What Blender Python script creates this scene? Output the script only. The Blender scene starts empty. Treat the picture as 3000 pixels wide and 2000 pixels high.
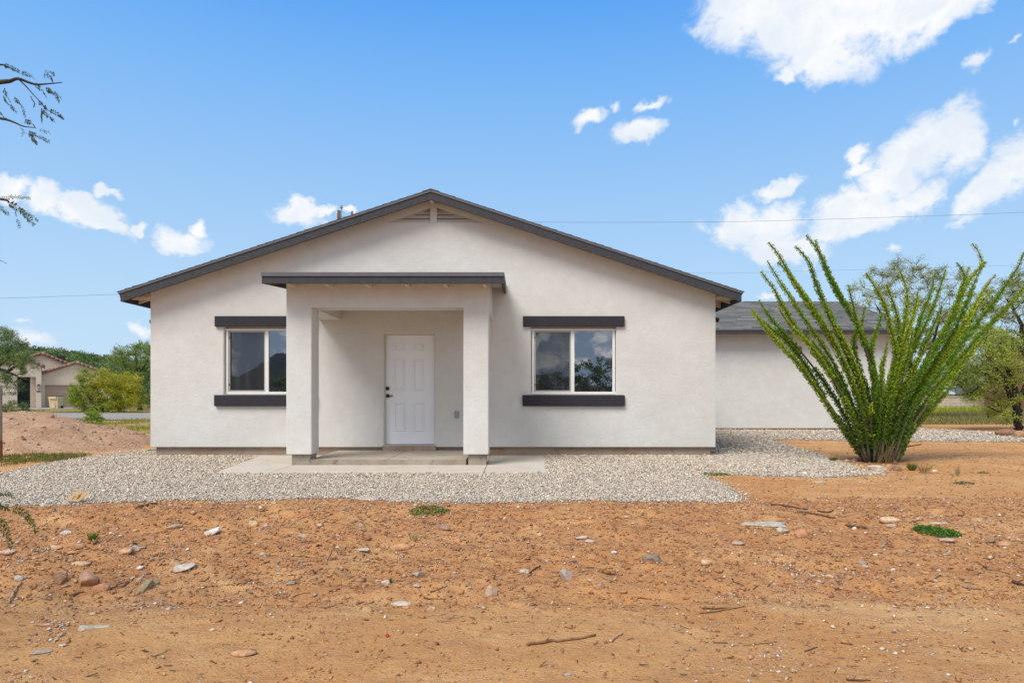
import bpy, bmesh, math, random
import numpy as np
from mathutils import Vector, Matrix, noise as mnoise

random.seed(7)
RNG = np.random.default_rng(7)
S = bpy.context.scene
COL = S.collection
R = math.radians

# ------------------------------------------------------------------ survey of the place
F = 2000.0            # focal length of the survey photograph in its own pixels
VX, VY = 1512.0, 1160.0
CAMZ = 1.1

def P(px, py, Y):
    return Vector(((px - VX) * Y / F, Y, CAMZ + (VY - py) * Y / F))

def ss(a, b, x):
    t = np.clip((x - a) / (b - a), 0, 1)
    return t * t * (3 - 2 * t)

# ------------------------------------------------------------------ numpy value noise
def _hash(ix, iy, seed):
    h = (ix.astype(np.int64) * 374761393 + iy.astype(np.int64) * 668265263 + seed * 2147483647) & 0xffffffff
    h = ((h ^ (h >> 13)) * 1274126177) & 0xffffffff
    h = h ^ (h >> 16)
    return (h & 0xffff) / 65535.0

def vnoise(x, y, seed=0):
    x = np.asarray(x, float); y = np.asarray(y, float)
    ix = np.floor(x); iy = np.floor(y)
    fx = x - ix; fy = y - iy
    fx = fx * fx * (3 - 2 * fx); fy = fy * fy * (3 - 2 * fy)
    a = _hash(ix, iy, seed); b = _hash(ix + 1, iy, seed)
    c = _hash(ix, iy + 1, seed); d = _hash(ix + 1, iy + 1, seed)
    return (a * (1 - fx) + b * fx) * (1 - fy) + (c * (1 - fx) + d * fx) * fy

def fbm(x, y, seed=0, oct=4, gain=.5):
    s = 0; a = 1; t = 0
    for o in range(oct):
        s = s + a * vnoise(x * 2 ** o + 13.7 * o, y * 2 ** o - 7.3 * o, seed + o)
        t += a; a *= gain
    return s / t - .5

HOLES = [(1140 - 8, 1010, 80, 22, .035), (1850, 950, 90, 24, .045), (1600, 870, 40, 20, .02)]

def terr(x, y):
    x = np.asarray(x, float); y = np.asarray(y, float)
    z = -.06 * (1 - ss(4.0, 6.6, y))
    z = z + .13 * ss(13, 18.5, y) * ss(3.2, 5.5, x)
    z = z + .95 * ss(46.1, 46.5, y) * ss(22.5, 24, x)
    near = (1 - ss(7.0, 7.6, y)) * ss(-1, 1.5, y)
    band = ss(3.3, 4.3, y + .5 * fbm(x * .7, y * .3, 31, 2)) * (1 - ss(6.6, 7.2, y))
    z = z + near * (.06 * fbm(x * .8, y * .9, 3, 3)) + near * .06 * (np.exp(-((y - 6.2 - .5 * fbm(x * .5, x * 0, 19, 2)) / .45) ** 2) - .8 * np.exp(-((y - 4.15 - .6 * fbm(x * .6, x * 0, 29, 3)) / .3) ** 2))
    cl = fbm(x * 4.0, y * 5.0, 11, 4, .55)
    z = z + near * (.016 + .095 * band) * cl
    z = z + near * band * .05 * np.maximum(fbm(x * 2.2, y * 3.0, 23, 4, .6), 0)
    z = z + near * (.010 + .016 * band) * fbm(x * 13, y * 15, 41, 3, .6)
    for hx, hy, w, h, d in HOLES:
        px = 1000 + hx / 2.24; py = 1300 + hy / 2.24
        Y = 2200 / (py - VY) * 1.03
        X = (px - VX) * Y / F
        sx = w / 2.24 * Y / F * .5; sy = sx * .8
        z = z - d * np.exp(-((x - X) / sx) ** 2 - ((y - Y) / sy) ** 2)
    mid = ss(7.4, 8.2, y) * (1 - ss(20, 26, y))
    z = z + mid * .012 * fbm(x * 1.1, y * 1.1, 5, 3)
    return z

def G(px, py):
    """point of the ground met by the sight line through a survey pixel"""
    z = 0.0
    for _ in range(14):
        Y = (CAMZ - z) * F / max(py - VY, 1.0)
        X = (px - VX) * Y / F
        zn = float(terr(X, Y))
        z = .5 * z + .5 * zn
    return Vector((X, Y, float(terr(X, Y))))

# ------------------------------------------------------------------ object helpers
ORG = {}

def tag(o, label=None, cat=None, group=None, kind=None):
    if label: o['label'] = label
    if cat: o['category'] = cat
    if group: o['group'] = group
    if kind: o['kind'] = kind
    return o

def thing(name, label, cat, loc, group=None):
    o = bpy.data.objects.new(name, None)
    o.empty_display_size = .2
    COL.objects.link(o)
    o.location = loc
    ORG[o] = Vector(loc)
    return tag(o, label, cat, group)

def np_mesh(name, V, faces, colors=None, smooth=False):
    """V (n,3); faces = list of (m,k) int arrays"""
    me = bpy.data.meshes.new(name)
    V = np.asarray(V, np.float32)
    me.vertices.add(len(V)); me.vertices.foreach_set('co', V.ravel())
    if not isinstance(faces, (list, tuple)): faces = [faces]
    idx = np.concatenate([f.ravel() for f in faces]).astype(np.int32)
    starts = []; s = 0
    for f in faces:
        n, k = f.shape
        starts.append(s + np.arange(n) * k); s += n * k
    starts = np.concatenate(starts).astype(np.int32)
    me.loops.add(len(idx)); me.loops.foreach_set('vertex_index', idx)
    me.polygons.add(len(starts)); me.polygons.foreach_set('loop_start', starts)
    if smooth:
        me.polygons.foreach_set('use_smooth', np.ones(len(starts), bool))
    me.update(calc_edges=True)
    if colors is not None:
        a = me.color_attributes.new('col', 'FLOAT_COLOR', 'POINT')
        c = np.ones((len(V), 4), np.float32); c[:, :3] = colors
        a.data.foreach_set('color', c.ravel())
    return me

def link(name, me, mat, parent=None, origin=None):
    o = bpy.data.objects.new(name, me)
    COL.objects.link(o)
    if mat: me.materials.append(mat)
    if parent is not None:
        o.parent = parent
        ORG[o] = ORG[parent]
        me.transform(Matrix.Translation(-ORG[parent]))
    elif origin is not None:
        me.transform(Matrix.Translation(-Vector(origin)))
        o.location = origin
        ORG[o] = Vector(origin)
    else:
        ORG[o] = Vector((0, 0, 0))
    return o

class MB:
    def __init__(s): s.v = []; s.f = []; s.c = []; s.col = None; s.sm = []
    def _add(s, vs, fs, smooth=False):
        b = len(s.v)
        s.v += [tuple(v) for v in vs]; s.f += [tuple(i + b for i in f) for f in fs]
        s.sm += [smooth] * len(fs)
        s.c += [s.col or (1, 1, 1)] * len(vs)
        return s
    def box(s, x0, x1, y0, y1, z0, z1, bev=0, axis=None):
        if bev:
            bm = bmesh.new()
            bmesh.ops.create_cube(bm, size=1)
            for v in bm.verts:
                v.co = Vector(((x0 + x1) / 2 + v.co.x * (x1 - x0), (y0 + y1) / 2 + v.co.y * (y1 - y0), (z0 + z1) / 2 + v.co.z * (z1 - z0)))
            eds = [e for e in bm.edges if axis is None or abs((e.verts[0].co - e.verts[1].co).normalized()[axis]) > .9]
            bmesh.ops.bevel(bm, geom=eds, offset=bev, segments=3, affect='EDGES', profile=.5)
            bm.verts.index_update()
            vs = [v.co.copy() for v in bm.verts]; fs = [[v.index for v in f.verts] for f in bm.faces]
            bm.free()
            return s._add(vs, fs)
        vs = [(x0, y0, z0), (x1, y0, z0), (x1, y1, z0), (x0, y1, z0), (x0, y0, z1), (x1, y0, z1), (x1, y1, z1), (x0, y1, z1)]
        return s._add(vs, [(0, 3, 2, 1), (4, 5, 6, 7), (0, 1, 5, 4), (1, 2, 6, 5), (2, 3, 7, 6), (3, 0, 4, 7)])
    def quad(s, a, b, c, d): return s._add([a, b, c, d], [(0, 1, 2, 3)])
    def prism(s, poly, dvec):
        """poly list of 3-D points, swept along dvec"""
        n = len(poly); d = Vector(dvec)
        vs = [Vector(p) for p in poly] + [Vector(p) + d for p in poly]
        fs = [tuple(range(n))[::-1], tuple(range(n, 2 * n))] + [(i, (i + 1) % n, n + (i + 1) % n, n + i) for i in range(n)]
        return s._add(vs, fs)
    def tube(s, pts, rad, sides=7, cap=True):
        pts = [Vector(p) for p in pts]; n = len(pts)
        if not hasattr(rad, '__len__'): rad = [rad] * n
        vs = []; up = None
        for i, p in enumerate(pts):
            t = (pts[min(i + 1, n - 1)] - pts[max(i - 1, 0)]).normalized()
            if up is None:
                a = t.orthogonal().normalized()
            else:
                a = (up - t * up.dot(t))
                a = a.normalized() if a.length > 1e-6 else t.orthogonal().normalized()
            up = a; b = t.cross(a)
            for k in range(sides):
                an = 2 * math.pi * k / sides
                vs.append(p + (a * math.cos(an) + b * math.sin(an)) * rad[i])
        fs = []
        for i in range(n - 1):
            for k in range(sides):
                k2 = (k + 1) % sides
                fs.append((i * sides + k, i * sides + k2, (i + 1) * sides + k2, (i + 1) * sides + k))
        s._add(vs, fs, True)
        if cap:
            b0 = len(s.v) - len(vs)
            s.f.append(tuple(b0 + k for k in range(sides))[::-1]); s.sm.append(False)
            s.f.append(tuple(b0 + (n - 1) * sides + k for k in range(sides))); s.sm.append(False)
        return s
    def lathe(s, c, prof, sides=20, axis='z'):
        c = Vector(c); vs = []
        for r, h in prof:
            for k in range(sides):
                an = 2 * math.pi * k / sides
                q = (r * math.cos(an), r * math.sin(an), h)
                if axis == 'x': q = (h, q[0], q[1])
                if axis == 'y': q = (q[0], h, q[1])
                vs.append(c + Vector(q))
        fs = []
        for i in range(len(prof) - 1):
            for k in range(sides):
                k2 = (k + 1) % sides
                fs.append((i * sides + k, i * sides + k2, (i + 1) * sides + k2, (i + 1) * sides + k))
        return s._add(vs, fs, True)
    def mesh(s, name):
        me = bpy.data.meshes.new(name)
        me.from_pydata(s.v, [], s.f); me.update()
        me.polygons.foreach_set('use_smooth', s.sm)
        if s.col is not None:
            a = me.color_attributes.new('col', 'FLOAT_COLOR', 'POINT')
            for i, c in enumerate(s.c): a.data[i].color = (*c, 1)
        bm = bmesh.new(); bm.from_mesh(me)
        bmesh.ops.recalc_face_normals(bm, faces=bm.faces[:])
        bm.to_mesh(me); bm.free()
        return me
    def part(s, name, mat, parent=None, origin=None):
        return link(name, s.mesh(name), mat, parent, origin)

# ------------------------------------------------------------------ materials
class NT:
    def __init__(s, nt): s.nt = nt
    def n(s, typ, **kw):
        nd = s.nt.nodes.new(typ)
        for k, v in kw.items():
            if k in nd.inputs.keys():
                s.set(nd.inputs[k], v)
            else: setattr(nd, k, v)
        return nd
    def set(s, sock, v):
        if isinstance(v, bpy.types.NodeSocket): s.nt.links.new(v, sock)
        elif hasattr(v, '__len__') and sock.type == 'RGBA' and len(v) == 3: sock.default_value = (*v, 1)
        else: sock.default_value = v
    def math(s, op, a, b=0.0, c=0.0, clamp=False):
        nd = s.nt.nodes.new('ShaderNodeMath'); nd.operation = op; nd.use_clamp = clamp
        for i, v in enumerate((a, b, c)): s.set(nd.inputs[i], v)
        return nd.outputs[0]
    def mix(s, fac, a, b, mode='MIX'):
        nd = s.nt.nodes.new('ShaderNodeMix'); nd.data_type = 'RGBA'; nd.blend_type = mode
        s.set(nd.inputs[0], fac); s.set(nd.inputs[6], a); s.set(nd.inputs[7], b)
        return nd.outputs[2]
    def noise(s, vec, scale, detail=4, rough=.5, dist=0.0):
        nd = s.n('ShaderNodeTexNoise', Scale=scale, Detail=detail, Roughness=rough, Distortion=dist)
        if vec is not None: s.nt.links.new(vec, nd.inputs['Vector'])
        return nd.outputs[0]
    def maprange(s, v, a, b, c=0.0, d=1.0, smooth=True):
        nd = s.nt.nodes.new('ShaderNodeMapRange'); nd.interpolation_type = 'SMOOTHSTEP' if smooth else 'LINEAR'
        for i, q in enumerate((v, a, b, c, d)): s.set(nd.inputs[i], q)
        return nd.outputs[0]
    def coord(s, k='Object'): return s.n('ShaderNodeTexCoord').outputs[k]
    def attr(s, name='col'): return s.n('ShaderNodeAttribute', attribute_name=name).outputs['Color']
    def bump(s, h, strength=.5, dist=.01):
        nd = s.n('ShaderNodeBump', Strength=strength, Distance=dist); s.nt.links.new(h, nd.inputs['Height'])
        return nd.outputs[0]

def mat(name):
    m = bpy.data.materials.new(name); m.use_nodes = True
    nt = m.node_tree; b = nt.nodes['Principled BSDF']
    return m, NT(nt), b

def wpos(t):   # world position (for things whose origins differ)
    return t.n('ShaderNodeNewGeometry').outputs['Position']

def simple(name, col, rough=.6, metal=0, var=.12, scale=8, bump=0, bscale=60, spec=.4):
    m, t, b = mat(name)
    v = t.noise(wpos(t), scale, 5, .6)
    f = t.maprange(v, .3, .7, 1 - var, 1 + var, False)
    c = t.mix(1.0, (*col, 1), f, 'MULTIPLY')
    t.set(b.inputs['Base Color'], c)
    b.inputs['Roughness'].default_value = rough; b.inputs['Metallic'].default_value = metal
    b.inputs['Specular IOR Level'].default_value = spec
    if bump:
        t.set(b.inputs['Normal'], t.bump(t.noise(wpos(t), bscale, 4, .6), bump, .01))
    return m

def attrmat(name, rough=.8, var=.2, scale=30, bump=.4, bscale=80, spec=.25, transl=0):
    m, t, b = mat(name)
    a = t.attr()
    f = t.maprange(t.noise(wpos(t), scale, 6, .7), .3, .7, 1 - var, 1 + var, False)
    c = t.mix(1.0, a, f, 'MULTIPLY')
    t.set(b.inputs['Base Color'], c)
    b.inputs['Roughness'].default_value = rough; b.inputs['Specular IOR Level'].default_value = spec
    if bump: t.set(b.inputs['Normal'], t.bump(t.noise(wpos(t), bscale, 4, .6), bump, .01))
    if transl:
        tr = t.n('ShaderNodeBsdfTranslucent'); t.set(tr.inputs[0], c)
        mx = t.n('ShaderNodeMixShader'); mx.inputs[0].default_value = transl
        t.nt.links.new(b.outputs[0], mx.inputs[1]); t.nt.links.new(tr.outputs[0], mx.inputs[2])
        t.nt.links.new(mx.outputs[0], t.nt.nodes['Material Output'].inputs[0])
    return m

def stucco(name, c0, c1, c2):
    m, t, b = mat(name)
    w = wpos(t)
    big = t.maprange(t.noise(w, .9, 5, .6, .6), .35, .65)
    med = t.maprange(t.noise(w, 5, 6, .65, .3), .3, .72)
    fine = t.maprange(t.noise(w, 85, 3, .6), .3, .7, .92, 1.06, False)
    c = t.mix(big, c0, c1)
    c = t.mix(t.math('MULTIPLY', med, .4), c, c2)
    # rain and splash dirt low on the wall
    z = t.n('ShaderNodeSeparateXYZ'); t.nt.links.new(w, z.inputs[0])
    low = t.maprange(t.math('ADD', z.outputs[2], t.math('MULTIPLY', t.noise(w, 3, 4), .25)), .22, .40, .22, 0)
    c = t.mix(low, c, (.50, .44, .38))
    c = t.mix(1.0, c, fine, 'MULTIPLY')
    t.set(b.inputs['Base Color'], c)
    b.inputs['Roughness'].default_value = .9; b.inputs['Specular IOR Level'].default_value = .15
    h = t.math('ADD', t.noise(w, 55, 4, .65), t.math('MULTIPLY', t.noise(w, 9, 5, .65, .6), 1.6))
    t.set(b.inputs['Normal'], t.bump(h, .32, .014))
    return m

M = {}
M['stucco'] = stucco('stucco', (.648, .636, .600), (.690, .684, .658), (.580, .553, .502))
M['stucco_tan'] = stucco('stucco_tan', (.66, .55, .43), (.70, .60, .48), (.60, .49, .38))
M['brown_stucco'] = stucco('brown_stucco', (.17, .088, .06), (.19, .10, .068), (.14, .075, .05))
M['tan_paint'] = simple('tan_paint', (.52, .43, .35), .7, var=.08)
M['soffit'] = simple('soffit', (.66, .59, .50), .8, var=.1)
M['trim_dark'] = simple('trim_dark', (.045, .045, .052), .75, var=.25, scale=14, bump=.5, bscale=90)
M['band_dark'] = simple('band_dark', (.030, .029, .036), .85, var=.2, scale=20, bump=.6, bscale=120)
M['drip'] = simple('drip', (.13, .13, .14), .5, metal=.2, var=.1)
M['white_frame'] = simple('white_frame', (.78, .77, .74), .4, var=.03)
M['grey_frame'] = simple('grey_frame', (.42, .41, .38), .5, var=.05)
M['door_white'] = simple('door_white', (.86, .875, .89), .45, var=.02, scale=3)
M['casing'] = simple('casing', (.62, .57, .50), .6, var=.05)
M['black'] = simple('black', (.012, .012, .013), .4, var=.1)
M['metal_grey'] = simple('metal_grey', (.33, .35, .37), .35, metal=.7, var=.15)
M['iron'] = simple('iron', (.012, .02, .016), .4, var=.3)
M['rock'] = attrmat('rock', .9, .42, 26, .9, 60)
M['pebble'] = attrmat('pebble', .85, .12, 60, 0)
M['shingle'] = attrmat('shingle', .9, .22, 40, .5, 150)
M['bark'] = simple('bark', (.055, .042, .033), .95, var=.45, scale=14, bump=.9, bscale=40)
M['bark_black'] = simple('bark_black', (.022, .017, .014), .95, var=.4, scale=14, bump=.9, bscale=40)
M['dry_wood'] = attrmat('dry_wood', .9, .35, 50, .6, 90)
M['leaf'] = attrmat('leaf', .55, .12, 5, 0, transl=.3, spec=.3)
M['grass'] = attrmat('grass', .7, .1, 3, 0, transl=.3)
M['tile'] = attrmat('tile', .8, .25, 4, .3, 20)
M['pole_wood'] = simple('pole_wood', (.13, .085, .045), .9, var=.35, scale=10, bump=.5, bscale=30)
M['rust'] = simple('rust', (.22, .09, .04), .9, var=.4, scale=9)
M['post_grey'] = simple('post_grey', (.28, .24, .20), .85, var=.2, scale=9)
M['wire'] = simple('wire', (.03, .03, .035), .6)
M['bin_tan'] = simple('bin_tan', (.60, .47, .27), .5, var=.06)
M['bin_dark'] = simple('bin_dark', (.03, .03, .045), .5)
M['garage_door'] = simple('garage_door', (.46, .34, .25), .6, var=.06)
M['lamp_glass'] = simple('lamp_glass', (.5, .48, .42), .2)
M['block_wall'] = simple('block_wall', (.62, .52, .42), .9, var=.14, scale=2, bump=.4, bscale=20)
M['car_white'] = simple('car_white', (.68, .71, .75), .25, var=.02)
M['car_blue'] = simple('car_blue', (.22, .28, .36), .6, var=.15)
M['rubber'] = simple('rubber', (.02, .02, .02), .8)
M['plastic_black'] = simple('plastic_black', (.015, .013, .012), .6)
M['cardboard'] = simple('cardboard', (.46, .29, .125), .85, var=.15, scale=25)
M['red_scrap'] = simple('red_scrap', (.40, .03, .025), .7)

def concrete(name, c0, c1, stain, samt):
    m, t, b = mat(name); w = wpos(t)
    c = t.mix(t.maprange(t.noise(w, 1.4, 6, .65, .5), .3, .7), c0, c1)
    c = t.mix(t.math('MULTIPLY', t.maprange(t.noise(w, 5, 6, .7, .8), .5, .72), samt), c, stain)
    c = t.mix(1.0, c, t.maprange(t.noise(w, 120, 2), .3, .7, .9, 1.08, False), 'MULTIPLY')
    t.set(b.inputs['Base Color'], c); b.inputs['Roughness'].default_value = .85
    b.inputs['Specular IOR Level'].default_value = .2
    t.set(b.inputs['Normal'], t.bump(t.noise(w, 60, 5, .7), .3, .006))
    return m
M['walk'] = concrete('walk', (.50, .44, .36), (.56, .505, .43), (.40, .33, .25), .6)
M['slab'] = concrete('slab', (.36, .30, .23), (.44, .38, .31), (.26, .19, .13), .8)
M['footing'] = concrete('footing', (.27, .22, .17), (.40, .35, .29), (.17, .12, .08), .9)
M['foundation'] = concrete('foundation', (.33, .23, .16), (.40, .32, .25), (.30, .16, .09), .9)

def glass_mat(name, refl, rough, dark):
    m, t, b = mat(name)
    t.nt.nodes.remove(b)
    d = t.n('ShaderNodeBsdfDiffuse', Color=(*dark, 1))
    g = t.n('ShaderNodeBsdfGlossy', Color=(.93, .96, 1, 1), Roughness=rough)
    fr = t.n('ShaderNodeFresnel', IOR=1.5)
    fac = t.math('ADD', t.math('MULTIPLY', fr.outputs[0], 1.0), refl, clamp=True)
    # very slight waviness of float glass
    w = wpos(t)
    t.set(g.inputs['Normal'], t.bump(t.noise(w, 2.2, 2), .08, .01))
    mx = t.n('ShaderNodeMixShader'); t.set(mx.inputs[0], fac)
    t.nt.links.new(d.outputs[0], mx.inputs[1]); t.nt.links.new(g.outputs[0], mx.inputs[2])
    t.nt.links.new(mx.outputs[0], t.nt.nodes['Material Output'].inputs[0])
    return m
M['glass'] = glass_mat('glass', .27, .0, (.012, .014, .016))

def screen_mat():
    m, t, b = mat('insect_screen')
    w = wpos(t)
    mp = t.n('ShaderNodeMapping'); t.nt.links.new(w, mp.inputs[0]); mp.inputs['Scale'].default_value = (9, 1, .8)
    streak = t.maprange(t.noise(mp.outputs[0], 1.0, 3, .5, .4), .45, .75)
    c = t.mix(streak, (.030, .032, .033), (.075, .075, .072))
    t.set(b.inputs['Base Color'], c); b.inputs['Roughness'].default_value = .9
    tr = t.n('ShaderNodeBsdfTransparent')
    mx = t.n('ShaderNodeMixShader'); mx.inputs[0].default_value = .42
    t.nt.links.new(tr.outputs[0], mx.inputs[1]); t.nt.links.new(b.outputs[0], mx.inputs[2])
    t.nt.links.new(mx.outputs[0], t.nt.nodes['Material Output'].inputs[0])
    return m
M['screen'] = screen_mat()

def dirt_mat():
    m, t, b = mat('dirt'); w = wpos(t)
    mp = t.n('ShaderNodeMapping'); t.nt.links.new(w, mp.inputs[0]); mp.inputs['Scale'].default_value = (1, 1.6, 1)
    v = mp.outputs[0]
    big = t.maprange(t.noise(v, .55, 6, .62, .4), .34, .66)
    med = t.maprange(t.noise(v, 3.2, 7, .66, .5), .36, .68)
    sm = t.maprange(t.noise(v, 18, 6, .7, .3), .36, .66)
    gr = t.maprange(t.noise(v, 110, 3, .7), .3, .7)
    dust = t.maprange(t.noise(w, .8, 5, .6, .8), .5, .68)
    c = t.mix(big, (.58, .270, .090), (.69, .385, .150))
    c = t.mix(t.math('MULTIPLY', dust, .7), c, (.76, .48, .225))
    sy = t.n('ShaderNodeSeparateXYZ'); nt_ = t.nt; nt_.links.new(w, sy.inputs[0])
    yy = t.math('ADD', sy.outputs[1], t.math('MULTIPLY', t.math('SUBTRACT', t.noise(w, .9, 5, .6), .5), 2.2))
    bank = t.math('MULTIPLY', t.maprange(yy, 3.7, 4.4), t.maprange(yy, 7.3, 6.7))
    c = t.mix(t.math('MULTIPLY', bank, t.maprange(t.noise(w, 2.1, 6, .68, .6), .34, .64, .05, .8)), c, (.41, .185, .080))
    c = t.mix(t.math('MULTIPLY', med, .55), c, (.43, .195, .085))
    c = t.mix(t.math('MULTIPLY', sm, .40), c, (.60, .36, .18))
    dark = t.maprange(t.noise(v, 42, 5, .75), .56, .70)
    c = t.mix(t.math('MULTIPLY', dark, .6), c, (.20, .085, .04))
    c = t.mix(1.0, c, t.maprange(gr, 0, 1, .78, 1.2, False), 'MULTIPLY')
    # zones from the ground survey: r dry grass, g damp/pinkish track, b dark soil and painted-in shade at the ocotillo base
    at = t.n('ShaderNodeAttribute', attribute_name='col')
    z = t.n('ShaderNodeSeparateColor'); t.nt.links.new(at.outputs['Color'], z.inputs[0])
    gn = t.maprange(t.noise(w, 1.3, 6, .7, .6), .35, .62)
    gcol = t.mix(t.maprange(t.noise(w, .5, 4), .35, .65), (.30, .26, .055), (.17, .20, .035))
    gcol = t.mix(t.math('MULTIPLY', sm, .5), gcol, (.36, .28, .12))
    c = t.mix(t.math('MULTIPLY', t.math('ADD', t.math('MULTIPLY', gn, .55), .45), z.outputs[0]), c, gcol)
    c = t.mix(t.math('MULTIPLY', z.outputs[1], t.math('ADD', t.math('MULTIPLY', gn, .5), .3)), c, (.34, .25, .20))
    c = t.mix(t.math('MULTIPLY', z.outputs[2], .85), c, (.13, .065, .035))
    t.set(b.inputs['Base Color'], c)
    b.inputs['Roughness'].default_value = .95; b.inputs['Specular IOR Level'].default_value = .1
    h = t.math('ADD', t.math('MULTIPLY', t.noise(v, 9, 7, .68), 1.0), t.math('MULTIPLY', t.noise(v, 60, 5, .7), .45))
    t.set(b.inputs['Normal'], t.bump(h, .9, .035))
    return m
M['dirt'] = dirt_mat()

def pile_mat():
    m, t, b = mat('pile_dirt'); w = wpos(t)
    c = t.mix(t.maprange(t.noise(w, 2.2, 7, .68, .5), .35, .65), (.47, .28, .16), (.56, .37, .235))
    c = t.mix(t.math('MULTIPLY', t.maprange(t.noise(w, 9, 6, .7), .5, .7), .6), c, (.30, .16, .10))
    c = t.mix(t.math('MULTIPLY', t.maprange(t.noise(w, 24, 4, .7), .58, .7), .6), c, (.60, .46, .38))
    t.set(b.inputs['Base Color'], c); b.inputs['Roughness'].default_value = .95
    b.inputs['Specular IOR Level'].default_value = .1
    t.set(b.inputs['Normal'], t.bump(t.noise(w, 14, 8, .72), 1.0, .06))
    return m
M['pile'] = pile_mat()

def bed_mat(name, c0, c1):
    m, t, b = mat(name); w = wpos(t)
    vo = t.n('ShaderNodeTexVoronoi', Scale=32.0); t.nt.links.new(w, vo.inputs['Vector'])
    c = t.mix(t.maprange(t.noise(w, 30, 4, .7), .3, .7), c0, c1)
    c = t.mix(t.math('MULTIPLY', vo.outputs['Color'], .45), c, (.48, .44, .39))
    t.set(b.inputs['Base Color'], c); b.inputs['Roughness'].default_value = .95
    t.set(b.inputs['Normal'], t.bump(vo.outputs['Distance'], .8, -.02))
    return m
M['bed'] = bed_mat('gravel_bed', (.15, .12, .09), (.25, .21, .17))
M['road'] = bed_mat('road_gravel', (.24, .205, .17), (.32, .28, .235))

def hill_mat():
    m, t, b = mat('hill'); w = wpos(t)
    c = t.mix(t.maprange(t.noise(w, .12, 5, .65), .35, .65), (.065, .10, .028), (.10, .13, .045))
    t.set(b.inputs['Base Color'], c); b.inputs['Roughness'].default_value = 1
    return m
M['hill'] = hill_mat()
M['mountain'] = simple('mountain', (.025, .032, .045), 1.0, var=.4, scale=.02)

# ------------------------------------------------------------------ ground
def build_ground():
    def geo(a, b, st, g):
        out = [a]; d = st
        while out[-1] < b: out.append(out[-1] + d); d *= g
        return out
    ys = list(np.arange(1.9, 7.5, .02)) + list(np.arange(7.5, 14, .09)) + list(np.arange(14, 30, .35)) + list(np.arange(30, 52, .55)) + geo(52, 1500, 2, 1.22)
    ys = sorted([-v for v in geo(.5, 1500, .8, 1.4)] + [0, .6, 1.1, 1.5] + ys)
    xs = list(np.arange(-6.2, 6.2, .024)) + list(np.arange(6.2, 34, .3)) + geo(34, 1500, 2, 1.3)
    xs = sorted([-v for v in list(np.arange(6.224, 34, .4)) + geo(34, 1500, 2, 1.3)] + xs)
    xs = np.array(xs); ys = np.array(ys)
    X, Y = np.meshgrid(xs, ys)
    Z = terr(X, Y)
    nx, ny = len(xs), len(ys)
    V = np.stack([X, Y, Z], -1).reshape(-1, 3)
    i = (np.arange(ny - 1)[:, None] * nx + np.arange(nx - 1)[None]).ravel()
    Fq = np.stack([i, i + 1, i + nx + 1, i + nx], -1)
    x, y = V[:, 0], V[:, 1]
    n = fbm(x * .35, y * .35, 51, 4) * 2
    gl = ss(18.5, 23, y + n * 5) * ss(-6.0, -9, x + n)                    # yard left of the house
    gr = ss(22.5, 26.5, y + n * 2) * ss(11, 13, x + n)                    # strip right of the wing
    far = ss(44, 54, y)
    rr = np.maximum(np.maximum(gl * .85, gr), far)
    gg = ss(14, 17, y + n * 3) * (1 - ss(18, 21, y)) * ss(-6, -8, x)
    ob = G(2562, 1352); dk = np.exp(-(((x - ob.x) / .50) ** 2 + ((y - ob.y) / .55) ** 2))  # dark soil plus shade put into the ground colour round the ocotillo foot
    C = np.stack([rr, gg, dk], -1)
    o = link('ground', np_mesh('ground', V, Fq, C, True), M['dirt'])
    tag(o, kind='structure')
build_ground()

def inpoly(x, y, poly):
    r = np.zeros(x.shape, bool); n = len(poly); j = n - 1
    for i in range(n):
        xi, yi = poly[i]; xj, yj = poly[j]
        c = ((yi > y) != (yj > y)) & (x < (xj - xi) * (y - yi) / (yj - yi + 1e-12) + xi)
        r ^= c; j = i
    return r

gp = [(0, 1389), (90, 1368), (191, 1347), (319, 1330), (441, 1318)]
gp2 = [(2178, 1472), (2150, 1440), (2112, 1420), (2062, 1392), (2070, 1388), (2130, 1388), (2192, 1394), (2290, 1395), (2357, 1396), (2446, 1398), (2600, 1390),
       (2540, 1375), (2469, 1357), (2402, 1331), (2352, 1317), (2253, 1289), (2320, 1287), (2475, 1291), (2659, 1294), (3000, 1294), (3150, 1296),
       (3150, 1283), (3000, 1276), (2852, 1264), (2692, 1254)]
gfront = [(2178, 1472), (2000, 1468), (1893, 1466), (1580, 1472), (1312, 1474), (1103, 1464), (1000, 1456), (670, 1468), (268, 1476), (89, 1478), (-120, 1476)]
poly = []
for q in gp: v = G(*q); poly.append((v.x, v.y))
poly += [(-7.0, 16.0), (-6.6, 19.6), (10.9, 19.6), (10.9, 22.0)]
for q in reversed(gp2): v = G(*q); poly.append((v.x, v.y))
for q in gfront[1:]: v = G(*q); poly.append((v.x, v.y))
v = G(-120, 1410); poly.append((v.x, v.y))
GRAVEL = poly

WALK = [(-5.25, 9.66), (-.05 + .44, 9.68), (.40, 12.55), (-5.25, 12.55)]
wl = [G(625, 1387), G(1599, 1385)]
WALKQ = [(wl[0].x, wl[0].y), (wl[1].x, wl[1].y), (.50, 12.66), (-4.72, 12.66)]

def in_gravel(x, y):
    nx = x + .10 * fbm(x * 2.2, y * 2.2, 61, 3) * 2; ny = y + .12 * fbm(x * 2.4, y * 2.4, 67, 3) * 2
    return inpoly(nx, ny, GRAVEL)

def in_house(x, y):
    h = (x > -6.68) & (x < 3.61) & (y > 12.66)
    w = (x > 3) & (x < 10.9) & (y > 19.7)
    return h | w

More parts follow.
